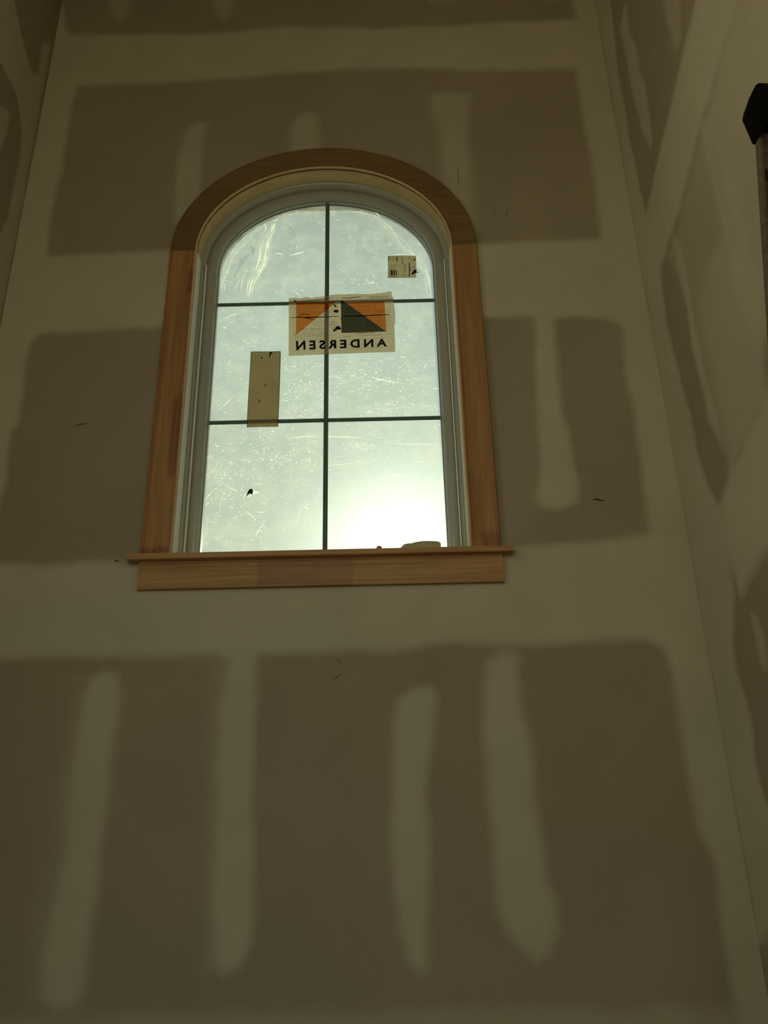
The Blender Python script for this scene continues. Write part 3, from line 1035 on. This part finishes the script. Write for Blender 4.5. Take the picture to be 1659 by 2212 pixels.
# the ones that can be told apart
for pts, w in (([(627, 552), (640, 548), (650, 546), (658, 543)], 5.5), ([(592, 549), (603, 547), (611, 550)], 4.5), ([(607, 551), (612, 549)], 5),
               ([(612, 946), (650, 944), (690, 943)], 2.6), ([(705, 943), (740, 944), (785, 945)], 4.0), ([(838, 957), (880, 959), (915, 960), (948, 958)], 2.4),
               ([(706, 1006), (730, 1004), (760, 1001)], 2.2), ([(706, 1000), (735, 999)], 1.8), ([(765, 999), (806, 1001)], 1.6),
               ([(828, 1021), (850, 1025), (862, 1028), (883, 1031)], 2.6), ([(905, 1045), (925, 1050), (943, 1058)], 2.6), ([(906, 1044), (922, 1036), (950, 1037)], 2.0),
               ([(524, 1082), (530, 1068), (545, 1058), (560, 1066)], 3.0), ([(534, 1076), (548, 1065), (562, 1062)], 7.0), ([(526, 1092), (532, 1084)], 4),
               ([(550, 1160), (555, 1150), (566, 1136), (572, 1125)], 2.4), ([(530, 1102), (540, 1112), (550, 1120)], 2.2), ([(548, 1105), (565, 1107), (577, 1105)], 2.2),
               ([(492, 1052), (503, 1057), (513, 1060)], 2.4), ([(474, 1058), (484, 1066), (495, 1070)], 1.8), ([(442, 1083), (452, 1068), (462, 1058)], 2.2),
               ([(474, 1100), (478, 1080), (487, 1055)], 1.6), ([(640, 1140), (646, 1110), (655, 1085)], 1.4), ([(705, 1070), (750, 1078), (800, 1085)], 1.2),
               ([(800, 1083), (830, 1083), (845, 1084)], 4), ([(470, 888), (490, 870), (508, 852)], 2.2), ([(478, 690), (500, 682), (520, 675)], 2.2),
               ([(628, 625), (640, 632), (652, 640)], 2.0), ([(800, 815), (830, 822), (860, 826)], 3.0), ([(800, 826), (820, 821), (845, 815)], 2.6),
               ([(655, 1095), (662, 1097), (668, 1100)], 4), ([(790, 612), (800, 611), (810, 610)], 3.5), ([(780, 628), (788, 627)], 3), ([(893, 635), (897, 650)], 5),
               ([(735, 440), (760, 440), (800, 443)], 2.0), ([(806, 455), (815, 462), (822, 470)], 4.5), ([(520, 602), (512, 615), (508, 632)], 2.0),
               ([(630, 485), (638, 483)], 4), ([(655, 465), (670, 462)], 3), ([(838, 552), (865, 549), (898, 550)], 2.0), ([(915, 560), (924, 590), (929, 640)], 1.6)):
    bright.append(ribbon(pts, SCR_Y, PXM * w * 0.75, 0.2))


def px_poly(px, y, thick=0.0):
    P = [on_y(a, b, y) for a, b in px]
    n = len(P)
    v = [tuple(p) for p in P]
    if not thick:
        return v, [tuple(range(n))]
    v += [(p[0], y + thick, p[2]) for p in P]
    f = [tuple(range(n)), tuple(range(2 * n - 1, n - 1, -1))] + [(i, (i + 1) % n, n + (i + 1) % n, n + i) for i in range(n)]
    return v, f


Y2 = SCR_Y - 0.0004
scuffs = [px_poly([(568, 495), (590, 484), (597, 482), (588, 505), (577, 522), (575, 545), (572, 565), (563, 585), (552, 588), (540, 588), (546, 560), (554, 530), (560, 510)], Y2),
          px_poly([(540, 588), (556, 588), (545, 605), (538, 625), (540, 643), (534, 643), (533, 622), (537, 605)], Y2),
          px_poly([(497, 560), (512, 530), (540, 505), (565, 500), (560, 508), (535, 522), (512, 550), (500, 575), (490, 600), (486, 592)], Y2),
          px_poly([(525, 505), (545, 500), (570, 500), (566, 510), (545, 507), (530, 508)], Y2),
          px_poly([(600, 456), (640, 454), (690, 457), (690, 462), (650, 465), (610, 466), (590, 474)], Y2),
          px_poly([(708, 457), (760, 454), (795, 458), (790, 466), (750, 464), (708, 468)], Y2),
          px_poly([(810, 468), (845, 500), (872, 535), (888, 552), (876, 552), (850, 520), (820, 488), (800, 475)], Y2),
          px_poly([(785, 490), (800, 500), (795, 530), (810, 540), (835, 552), (826, 554), (795, 545), (780, 530)], Y2),
          px_poly([(905, 545), (918, 575), (926, 610), (930, 645), (924, 645), (915, 600), (902, 560)], Y2),
          px_poly([(620, 570), (632, 565), (625, 590), (618, 625), (610, 622), (614, 590)], Y2),
          px_poly([(432, 1182), (440, 1150), (446, 1110), (452, 1112), (448, 1150), (442, 1184)], Y2)]
film_part('scuffs', scuffs, 'scuff', True)


def lerp_path(path, t):
    k = min(int(t * (len(path) - 1)), len(path) - 2)
    f = t * (len(path) - 1) - k
    return [a * (1 - f) + b * f for a, b in zip(path[k], path[k + 1])]


# the wrinkled strip of film: many fine pleats side by side (x, y, half width)
PLEAT = [(594, 482, 6), (586, 502, 9), (578, 524, 11), (573, 548, 12), (567, 572, 12), (556, 592, 9), (546, 612, 5), (538, 642, 4)]
for _ in range(95):
    u = rnd.uniform(-1, 1)
    t0 = rnd.uniform(0, 0.85); t1 = min(1, t0 + rnd.uniform(0.06, 0.3))
    pts = []
    for k in range(6):
        x, y, hw = lerp_path(PLEAT, t0 + (t1 - t0) * k / 5)
        pts.append((x + u * hw + rnd.gauss(0, 0.4), y + rnd.gauss(0, 0.5)))
    (bright if rnd.random() < 0.3 else faint).append(ribbon(pts, SCR_Y, PXM * rnd.uniform(0.5, 1.5), 0.3))
# milky smears that follow the arch
ARC_L = [(478, 640, 5), (482, 600, 7), (492, 565, 9), (510, 532, 11), (535, 505, 12), (565, 488, 10)]
ARC_R = [(805, 462, 8), (832, 484, 12), (858, 512, 14), (880, 540, 12), (905, 560, 10), (922, 600, 7), (929, 645, 5)]
ARC_T = [(590, 468, 5), (630, 459, 5), (690, 457, 5), (750, 456, 5), (805, 462, 6)]
for arc, cnt in ((ARC_L, 70), (ARC_R, 80), (ARC_T, 50)):
    for _ in range(cnt):
        u = rnd.uniform(-1, 1)
        t0 = rnd.uniform(0, 0.92); t1 = min(1, t0 + rnd.uniform(0.04, 0.16))
        pts = []
        for k in range(5):
            x, y, hw = lerp_path(arc, t0 + (t1 - t0) * k / 4)
            pts.append((x + u * hw + rnd.gauss(0, 0.5), y + u * hw * 0.5 + rnd.gauss(0, 0.5)))
        if all(inside_glass(*p) for p in pts):
            faint.append(ribbon(pts, SCR_Y, PXM * rnd.uniform(0.7, 2.4), 0.3))
film_part('scratches', bright, 'scratch', True)
film_part('faint_scratches', faint, 'faint', True)
creases = [ribbon([(592, 485), (584, 505), (579, 520)], Y2 - .0002, PXM * 3.2), ribbon([(577, 520), (574, 545), (572, 566), (564, 580)], Y2 - .0002, PXM * 4),
           ribbon([(563, 530), (561, 555), (552, 585)], Y2 - .0002, PXM * 4), ribbon([(553, 590), (541, 615), (537, 640)], Y2 - .0002, PXM * 2.4),
           ribbon([(548, 590), (536, 612), (532, 640)], Y2 - .0002, PXM * 2.0), ribbon([(570, 482), (575, 492), (572, 500)], Y2 - .0002, PXM * 3),
           ribbon([(594, 482), (590, 492), (585, 497)], Y2 - .0002, PXM * 4), ribbon([(602, 470), (596, 476), (590, 478)], Y2 - .0002, PXM * 3),
           ribbon([(522, 615), (526, 598), (536, 582)], Y2 - .0002, PXM * 1.5), ribbon([(520, 630), (522, 615), (525, 605)], Y2 - .0002, PXM * 1.2)]
film_part('creases', creases, 'scratch', True)
film_part('hair', [ribbon([(885, 1154), (885.4, 1161), (885, 1168)], Y2, PXM * 0.9, 0.6)], 'ink_mid')
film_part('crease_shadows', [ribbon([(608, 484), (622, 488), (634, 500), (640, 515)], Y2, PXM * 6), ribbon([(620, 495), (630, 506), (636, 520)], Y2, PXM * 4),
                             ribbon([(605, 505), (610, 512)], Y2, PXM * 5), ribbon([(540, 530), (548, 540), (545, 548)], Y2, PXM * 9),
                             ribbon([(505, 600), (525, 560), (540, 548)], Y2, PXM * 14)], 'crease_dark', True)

# ------------------------------------------------------------------ stickers and papers on the glass
LY = GY - 0.0012                                     # papers sit on the room side of the glass
T = 0.00025


def sub(name, vf, mat, parent, label=None, kind=None):
    o = from_data(name, vf[0], vf[1], M[mat])
    keep_world(o, parent)
    if label:
        o['label'] = label
    if kind:
        o['kind'] = kind
    return o


def text_mesh(body, quad, y, bold=0.03, spacing=1.0, mirror=True):
    """letters fitted into a picture quad (TL, TR, BR, BL)"""
    cu = bpy.data.curves.new('text', 'FONT')
    cu.body = body; cu.size = 1.0; cu.offset = bold; cu.space_character = spacing; cu.resolution_u = 3
    ob = bpy.data.objects.new('text', cu)
    COL.objects.link(ob)
    dg = bpy.context.evaluated_depsgraph_get()
    me = bpy.data.meshes.new_from_object(ob.evaluated_get(dg))
    V = np.array([v.co[:2] for v in me.vertices])
    fs = [tuple(p.vertices) for p in me.polygons]
    bpy.data.objects.remove(ob); bpy.data.curves.remove(cu); bpy.data.meshes.remove(me)
    lo, hi = V.min(0), V.max(0)
    uv = (V - lo) / (hi - lo)
    if mirror:
        uv[:, 0] = 1 - uv[:, 0]
    q = [np.array(p, float) for p in quad]
    out = []
    for u, w in uv:
        top = q[0] * (1 - u) + q[1] * u
        bot = q[3] * (1 - u) + q[2] * u
        p = bot * (1 - w) + top * w
        out.append(tuple(on_y(p[0], p[1], y)))
    return out, fs


# --- the maker's label, seen from the back
S, OX, OY = 5.925, 600.0, 610.0


def q(x, y):
    return (OX + x / S, OY + y / S)


label = empty('maker_label', tuple(on_y(738, 700, LY)))
thing(label, 'large printed maker label stuck across the middle grille bars, showing orange triangles and mirrored lettering', 'label')
paper = [q(140, 205), q(215, 198), q(290, 205), q(340, 190), q(390, 188), q(430, 205), q(480, 188), q(560, 185), q(620, 178), q(660, 165), q(720, 155),
         q(800, 152), q(855, 155), q(905, 150), q(1000, 145), q(1060, 150), q(1180, 150), q(1300, 138), q(1455, 115), q(1462, 170), q(1478, 200), q(1482, 250),
         q(1495, 330), q(1504, 400), q(1500, 460), q(1503, 520), q(1488, 556), q(1496, 600), q(1505, 888), q(1100, 902), q(700, 918), q(140, 940)]
sub('paper', px_poly(paper, LY, T), 'label_paper', label)
I1, I2, I3 = LY - 0.0003, LY - 0.0005, LY - 0.0007
sub('orange_triangle', px_poly([q(233, 255), q(742, 250), q(690, 300), q(235, 672)], I1), 'ink_orange', label, 'orange triangle on the plain half')
sub('orange_triangle', px_poly([q(870, 262), q(1366, 240), q(1392, 625)], I1), 'ink_orange', label, 'orange triangle above the charcoal one')
sub('charcoal_triangle', px_poly([q(808, 228), q(868, 258), q(1392, 628), q(815, 647)], I1), 'ink_dark', label, 'charcoal triangle')
sub('lettering', text_mesh('ANDERSEN', [q(232, 748), q(1395, 718), q(1398, 822), q(236, 868)], I2, 0.038, 1.5), 'ink_black', label,
    'black capital letters reading ANDERSEN backwards')
sub('small_lettering', text_mesh('ANDERSEN', [q(1180, 178), q(1412, 165), q(1412, 200), q(1180, 212)], I2, 0.0, 1.1), 'ink_mid', label)
lines = []


def print_lines(x0, x1, y0, y1, n, slope=-0.04, h=4.0, fill=0.85):
    for i in range(n):
        yy = y0 + (y1 - y0) * i / max(1, n - 1)
        x = x0
        end = x1 - (x1 - x0) * (rnd.random() * 0.25)
        while x < end:
            w = rnd.uniform(8, 34)
            if rnd.random() < fill:
                a, b = yy + slope * (x - x0), yy + slope * (min(x + w, end) - x0)
                lines.append(px_poly([q(x, a - h / 2), q(min(x + w, end), b - h / 2), q(min(x + w, end), b + h / 2), q(x, a + h / 2)], I2))
            x += w + rnd.uniform(3, 7)


print_lines(250, 540, 300, 420, 7, -0.02, 3)
print_lines(880, 1380, 300, 390, 6, -0.03, 3)
print_lines(1130, 1385, 450, 560, 6, -0.03, 3)
print_lines(570, 770, 330, 415, 5, -0.03, 3)
print_lines(500, 650, 480, 500, 2, -0.03, 3)
print_lines(430, 640, 515, 560, 3, -0.03, 3.5)
print_lines(200, 225, 280, 640, 18, 0, 3, 0.95)
print_lines(1395, 1440, 330, 590, 14, 0, 3, 0.9)
print_lines(300, 640, 595, 612, 2, -0.02, 5)
print_lines(205, 770, 645, 690, 4, -0.02, 4)
print_lines(205, 380, 708, 708, 1, -0.02, 5)
print_lines(210, 830, 742, 742, 1, -0.035, 4)
print_lines(850, 1400, 690, 690, 1, -0.04, 4)
print_lines(850, 970, 702, 702, 1, -0.04, 4)
print_lines(860, 1380, 730, 730, 1, -0.035, 4)
print_lines(880, 1420, 770, 850, 4, -0.03, 2.5, 0.6)
print_lines(190, 480, 875, 875, 1, -0.01, 5, 0.7)
print_lines(985, 1285, 655, 648, 2, -0.04, 7, 0.9)
sub('fine_print', merge(lines), 'ink_mid', label, None, 'stuff')
rules = [ribbon([q(785, 640), q(788, 700), q(800, 760)], I2, PXM * 0.35, 1), ribbon([q(836, 672), q(838, 720)], I2, PXM * 0.35, 1),
         ribbon([q(200, 720), q(500, 712), q(790, 700)], I2, PXM * 0.35, 1), ribbon([q(838, 690), q(1100, 680), q(1440, 662)], I2, PXM * 0.35, 1)]
sub('ruled_lines', merge(rules), 'ink_mid', label)
ring = [q(715 + 47 * math.cos(a), 542 + 42 * math.sin(a)) for a in np.linspace(0, 2 * math.pi, 25)]
noz = [ribbon(ring, I2, PXM * 0.8, 1), ribbon([q(682, 515), q(748, 570)], I2, PXM * 0.8, 1), ribbon([q(695, 560), q(700, 525), q(725, 518), q(738, 545)], I2, PXM * 0.6, 1)]
sub('prohibition_symbol', merge(noz), 'ink_black', label, 'small crossed-out circle symbol')
stains = [px_poly([q(712, 365), q(740, 348), q(775, 352), q(778, 378), q(752, 390), q(720, 382)], I3), px_poly([q(705, 275), q(735, 285), q(758, 310), q(745, 318), q(720, 300)], I3),
          px_poly([q(700, 615), q(735, 590), q(760, 558), q(790, 560), q(812, 590), q(800, 605), q(765, 605), q(720, 632)], I3),
          px_poly([q(800, 480), q(812, 455), q(816, 470)], I3),
          ribbon([q(160, 455), q(240, 448), q(300, 446), q(400, 448), q(540, 444), q(660, 440), q(782, 432)], I3, PXM * 2.9, 0.5),
          ribbon([q(832, 436), q(1000, 428), q(1110, 428), q(1250, 418), q(1425, 412)], I3, PXM * 3.0, 0.7),
          ribbon([q(250, 445), q(280, 420), q(320, 402), q(345, 412), q(375, 402), q(400, 425), q(420, 445)], I3, PXM * 1.8, 0.4),
          ribbon([q(330, 452), q(400, 460), q(470, 482)], I3, PXM * 2.4, 0.3),
          px_poly([q(198, 235), q(235, 230), q(236, 250), q(210, 246)], I3)]
for sv in stains:
    sub('dark_stain', sv, 'ink_black', label)
folds = [ribbon([q(240, 245), q(400, 232), q(560, 222), q(692, 200)], I3, PXM * 3.0, 0.3), ribbon([q(815, 200), q(900, 200), q(1000, 190), q(1080, 178)], I3, PXM * 3.0, 0.3),
         ribbon([q(560, 260), q(690, 240), q(790, 232)], I3, PXM * 1.6, 0.3)]
for fv in folds:
    sub('paper_crease', fv, 'fold', label)

# --- tan strip of paper
S, OX, OY = 11.06, 500.0, 740.0
strip = empty('paper_strip', tuple(on_y(570, 840, LY)))
thing(strip, 'plain tan strip of paper stuck upright on the left glass, small holes in it', 'paper strip')
sub('paper', px_poly([q(465, 216), q(700, 212), q(900, 214), q(1100, 208), q(1148, 206), q(1170, 192), q(1178, 300), q(1160, 800), q(1145, 1200), q(1112, 2012), q(900, 2015),
                      q(600, 2018), q(366, 2025), q(400, 1400), q(430, 900)], LY, T), 'tan_paper', strip)
holes = [px_poly([q(905, 240), q(985, 215), q(960, 260), q(930, 310), q(905, 375), q(898, 330), q(912, 290)], I3), px_poly([q(705, 362), q(722, 332), q(742, 350), q(738, 388), q(718, 394)], I3),
         px_poly([q(800, 1000), q(848, 990), q(818, 1018), q(795, 1055), q(788, 1035)], I3), px_poly([q(612, 1180), q(635, 1188), q(652, 1212), q(630, 1208)], I3),
         px_poly([q(645, 1345), q(670, 1380), q(682, 1432), q(665, 1440), q(655, 1410)], I3), px_poly([q(915, 485), q(935, 480), q(930, 500)], I3)]
for hv in holes:
    sub('torn_hole', hv, 'ink_black', strip)
sub('folded_edge', merge([ribbon([q(470, 225), q(445, 700), q(400, 1400), q(374, 2015)], I1, PXM * 1.6, 1), ribbon([q(1166, 215), q(1158, 700), q(1130, 1500), q(1108, 2005)], I1, PXM * 1.8, 1),
                          ribbon([q(470, 222), q(800, 220), q(1160, 214)], I1, PXM * 1.4, 1)]), 'fold', strip)

# --- small white label with bar code
S, OX, OY = 16.59, 820.0, 530.0
small = empty('shipping_label', tuple(on_y(868, 576, LY)))
thing(small, 'small square printed label with bar code high on the right glass', 'label')
sub('paper', px_poly([q(303, 372), q(800, 368), q(1308, 374), q(1310, 760), q(1312, 1160), q(800, 1165), q(288, 1168)], LY, T), 'small_paper', small)


def rect(x0, y0, x1, y1, y=None):
    return px_poly([q(x0, y0), q(x1, y0), q(x1, y1), q(x0, y1)], I2 if y is None else y)


code = [rect(a, 885, b, 1080) for a, b in ((358, 380), (410, 470), (505, 545), (555, 566), (576, 590), (600, 612), (618, 630))] + [rect(340, 1112, 590, 1128)]
sub('bar_code', merge(code), 'ink_black', small)
txt = [rect(612, 400, 645, 570), rect(1050, 620, 1080, 1130)]
for tv in txt:
    sub('black_bar', tv, 'ink_black', small)
fine = [rect(385, 430, 410, 520), rect(560, 450, 585, 515), rect(800, 420, 828, 690), rect(1062, 410, 1082, 490), rect(1212, 475, 1282, 550), rect(305, 390, 340, 550)]
for xx in (868, 918):
    yy = 650
    while yy < 990:
        hgt = rnd.uniform(14, 34)
        fine.append(rect(xx, yy, xx + rnd.uniform(14, 24), yy + hgt)); yy += hgt + rnd.uniform(6, 12)
for xx in (470, 500, 720, 745, 1015):
    fine.append(rect(xx, 410, xx + 9, 410 + rnd.uniform(60, 140)))
for xx in (680, 775, 820, 870, 920):
    fine.append(rect(xx, 1035, xx + 12, 1110))
for yy in range(735, 840, 22):
    fine.append(rect(1200, yy, 1275, yy + 10))
fine += [rect(1100, 735, 1112, 960), rect(1125, 735, 1132, 940), rect(335, 855, 560, 866)]
sub('fine_print', merge(fine), 'ink_mid', small, None, 'stuff')
grid = [rect(x, 685, x + 6, 795) for x in (395, 435, 490, 545, 595)] + [rect(375, y, 600, y + 6) for y in (685, 738, 790)]
sub('table_grid', merge(grid), 'ink_mid', small)
sub('torn_scrap', px_poly([q(1130, 1012), q(1200, 940), q(1215, 880), q(1290, 872), q(1310, 850), q(1335, 870), q(1325, 930), q(1318, 960), q(1360, 955), q(1425, 935), q(1395, 972),
                           q(1320, 985), q(1240, 1010), q(1200, 1045), q(1165, 1050)], I3), 'scrap', small)

# --- black scrap left on the film
S, OX, OY = 4.1475, 260.0, 1000.0
scr = px_poly([q(1155, 236), q(1170, 232), q(1187, 237), q(1184, 292), q(1176, 280), q(1160, 272), q(1142, 284), q(1128, 300), q(1134, 276), q(1142, 258)], LY, 0.0006)
o = from_data('torn_scrap', scr[0], scr[1], M['scrap'])
thing(o, 'tiny black torn scrap stuck on the bottom left pane', 'scrap')

# ------------------------------------------------------------------ bits lying on the stool


def lump(name, prof_pts, y0, y1, mat):
    """low rounded body: profile (x, height) carried from front to back with domed edges"""
    ny = 7
    v, f = [], []
    k = len(prof_pts)
    for j in range(ny):
        t = j / (ny - 1)
        s = max(0.0, 1 - (2 * t - 1) ** 4) ** 0.5 * 0.9 + 0.1
        for x, h in prof_pts:
            v.append((x, y0 + (y1 - y0) * t, ST + 0.0004 + h * s))
    base = len(v)
    for j in range(ny):
        t = j / (ny - 1)
        for x, h in prof_pts:
            v.append((x, y0 + (y1 - y0) * t, ST + 0.0004))
    for j in range(ny - 1):
        for i in range(k - 1):
            a = j * k + i
            f.append((a, a + 1, a + k + 1, a + k))
            b = base + a
            f.append((b, b + k, b + k + 1, b + 1))
    for i in range(k - 1):
        f.append((i, base + i, base + i + 1, i + 1))
        e = (ny - 1) * k + i
        f.append((e, e + 1, base + e + 1, base + e))
    for j in range(ny - 1):
        f.append((j * k, (j + 1) * k, base + (j + 1) * k, base + j * k))
        e = j * k + k - 1
        f.append((e, base + e, base + e + k, e + k))
    return from_data(name, v, f, M[mat], None, 50)


def zx(px, py, y=0.03):
    p = on_y(px, py, y)
    return (p[0], max(0.0005, p[2] - ST))


pl = [zx(866, 1184), zx(872, 1177), zx(880, 1175), zx(888, 1174.5), zx(900, 1171.5), zx(912, 1169.8), zx(925, 1169.5), zx(940, 1170), zx(948, 1171), zx(951.5, 1174), zx(952, 1184)]
thing(lump('putty_lump', pl, 0.012, 0.052, 'putty'), 'low rounded putty-coloured lump lying at the right end of the wooden stool', 'lump')
cr = [zx(812, 1185), zx(815, 1180.5), zx(819, 1179), zx(823, 1180.5), zx(826, 1185)]
thing(lump('crumb', cr, 0.025, 0.036, 'crumb'), 'tiny reddish crumb on the stool left of the putty-coloured lump', 'crumb')

# ------------------------------------------------------------------ ladder leaning on the right wall
LADY, LX, LZ = -1.086, 1.100, CAM_H + 1.482          # top of the far rail's inner edge
SL = 0.1487                                          # run per rise
RW = 0.086                                           # rail width
u_dir = Vector((-SL, 0, -1)).normalized()            # down the rail
n_dir = Vector((1, 0, -SL)).normalized()             # across the rail towards the wall
top = Vector((LX, LADY, LZ))
length = LZ / -u_dir.z
ladder = empty('ladder', (top + u_dir * length).to_tuple())
thing(ladder, 'extension ladder with black rubber rail caps leaning against the right wall', 'ladder')


def lad_prism(name, outline2, y0, y1, mat, base, parent=ladder, bev=0.0):
    """outline in (across, down) extruded along y"""
    pts = [base + n_dir * a + u_dir * b for a, b in outline2]
    n = len(pts)
    v = [(p.x, y0, p.z) for p in pts] + [(p.x, y1, p.z) for p in pts]
    f = [tuple(range(n)), tuple(range(2 * n - 1, n - 1, -1))] + [(i, (i + 1) % n, n + (i + 1) % n, n + i) for i in range(n)]
    bm = bmesh.new()
    vs = [bm.verts.new(p) for p in v]
    for q_ in f:
        bm.faces.new([vs[i] for i in q_])
    bmesh.ops.recalc_face_normals(bm, faces=bm.faces)
    if bev:
        bmesh.ops.bevel(bm, geom=list(bm.edges), offset=bev, segments=2, affect='EDGES', profile=0.5)
    me = bpy.data.meshes.new(name)
    bm.to_mesh(me); bm.free()
    if bev:
        me.polygons.foreach_set('use_smooth', [True] * len(me.polygons))
        me.set_sharp_from_angle(angle=math.radians(40))
    o = link(name, me, M[mat])
    keep_world(o, parent)
    return o


GAP = 0.42


def ladder_ab(px, py):
    """a point of the far rail's plane as (across, down) from the rail's top corner"""
    p = on_y(px, py, LADY)
    d_ = Vector((p[0] - top.x, 0, p[2] - top.z))
    return (d_.dot(n_dir), d_.dot(u_dir))


for ry, sgn in ((LADY, 1), (LADY - GAP, -1)):
    # channel: web and two rounded flanges
    web = [(0.004, -0.03), (RW - 0.004, -0.03), (RW - 0.004, length - 0.03), (0.004, length - 0.03)]
    lad_prism('rail', web, ry - 0.006, ry - 0.002, 'rail', top)
    for a in (0.0, RW - 0.011):
        lad_prism('flange', [(a, -0.03), (a + 0.011, -0.03), (a + 0.011, length - 0.03), (a, length - 0.03)],
                  ry - 0.016, ry + 0.004, 'flange', top, ladder, 0.003)
    # cap: six-sided rubber boot with a lip either side
    capl = [ladder_ab(*p) for p in ((1632, 311), (1626, 308), (1611, 272), (1604.5, 258), (1607, 244), (1615, 222), (1619, 210), (1626, 205), (1660, 206))]
    capr = [(RW * 1.02, capl[-1][1] + 0.004), (RW + 0.012, -0.165), (RW + 0.024, -0.08), (RW + 0.006, 0.0), (RW - 0.004, 0.0), (RW - 0.010, -0.028), (0.014, -0.028)]
    lad_prism('end_cap', capl + capr, ry - 0.034, ry + 0.0045, 'rubber', top, ladder, 0.002)
    foot = [(-0.02, length - 0.055), (RW + 0.012, length - 0.055), (RW + 0.016, length - 0.013), (-0.02, length - 0.001)]
    lad_prism('foot', foot, ry - 0.036, ry + 0.006, 'rubber', top, ladder, 0.003)
nr = int(length / 0.305)
for i in range(nr):
    b = 0.42 + 0.305 * i
    if b > length - 0.15:
        break
    c = top + n_dir * (RW * 0.56) + u_dir * b
    seg = 10
    v = [(c.x + 0.017 * math.cos(t) * n_dir.x, y, c.z + 0.017 * math.sin(t)) for y in (LADY - 0.003, LADY - GAP - 0.003) for t in [2 * math.pi * j / seg for j in range(seg)]]
    f = [(j, (j + 1) % seg, seg + (j + 1) % seg, seg + j) for j in range(seg)] + [tuple(range(seg)), tuple(range(2 * seg - 1, seg - 1, -1))]
    o = from_data('rung', v, f, M['alu'], None, 40)
    keep_world(o, ladder)
for nm, a0, a1, b0, b1, mt, lb in (('sticker', 0.014, 0.078, 0.012, 0.035, 'sticker', 'worn pale sticker'), ('sticker', 0.014, 0.078, 0.05, 0.085, 'sticker', 'worn brown sticker'),
                                   ('sticker', 0.014, 0.078, 0.088, 0.118, 'sticker_black', 'black sticker'), ('sticker', 0.016, 0.078, 0.15, 0.20, 'sticker', 'worn brown sticker')):
    o = lad_prism(nm, [(a0, b0), (a1, b0), (a1, b1), (a0, b1)], LADY - 0.0068, LADY - 0.0060, mt, top)
    o['label'] = lb

# ------------------------------------------------------------------ outside: the eave over the window
ez = on_y(700, 452, 0.62)[2]
structure(boxes('roof_eave', [(-2.6, 2.6, WT + 0.002, 0.62, ez, ez + 0.03), (-2.6, 2.6, 0.60, 0.64, ez + 0.004, ez + 0.22)], M['soffit']))
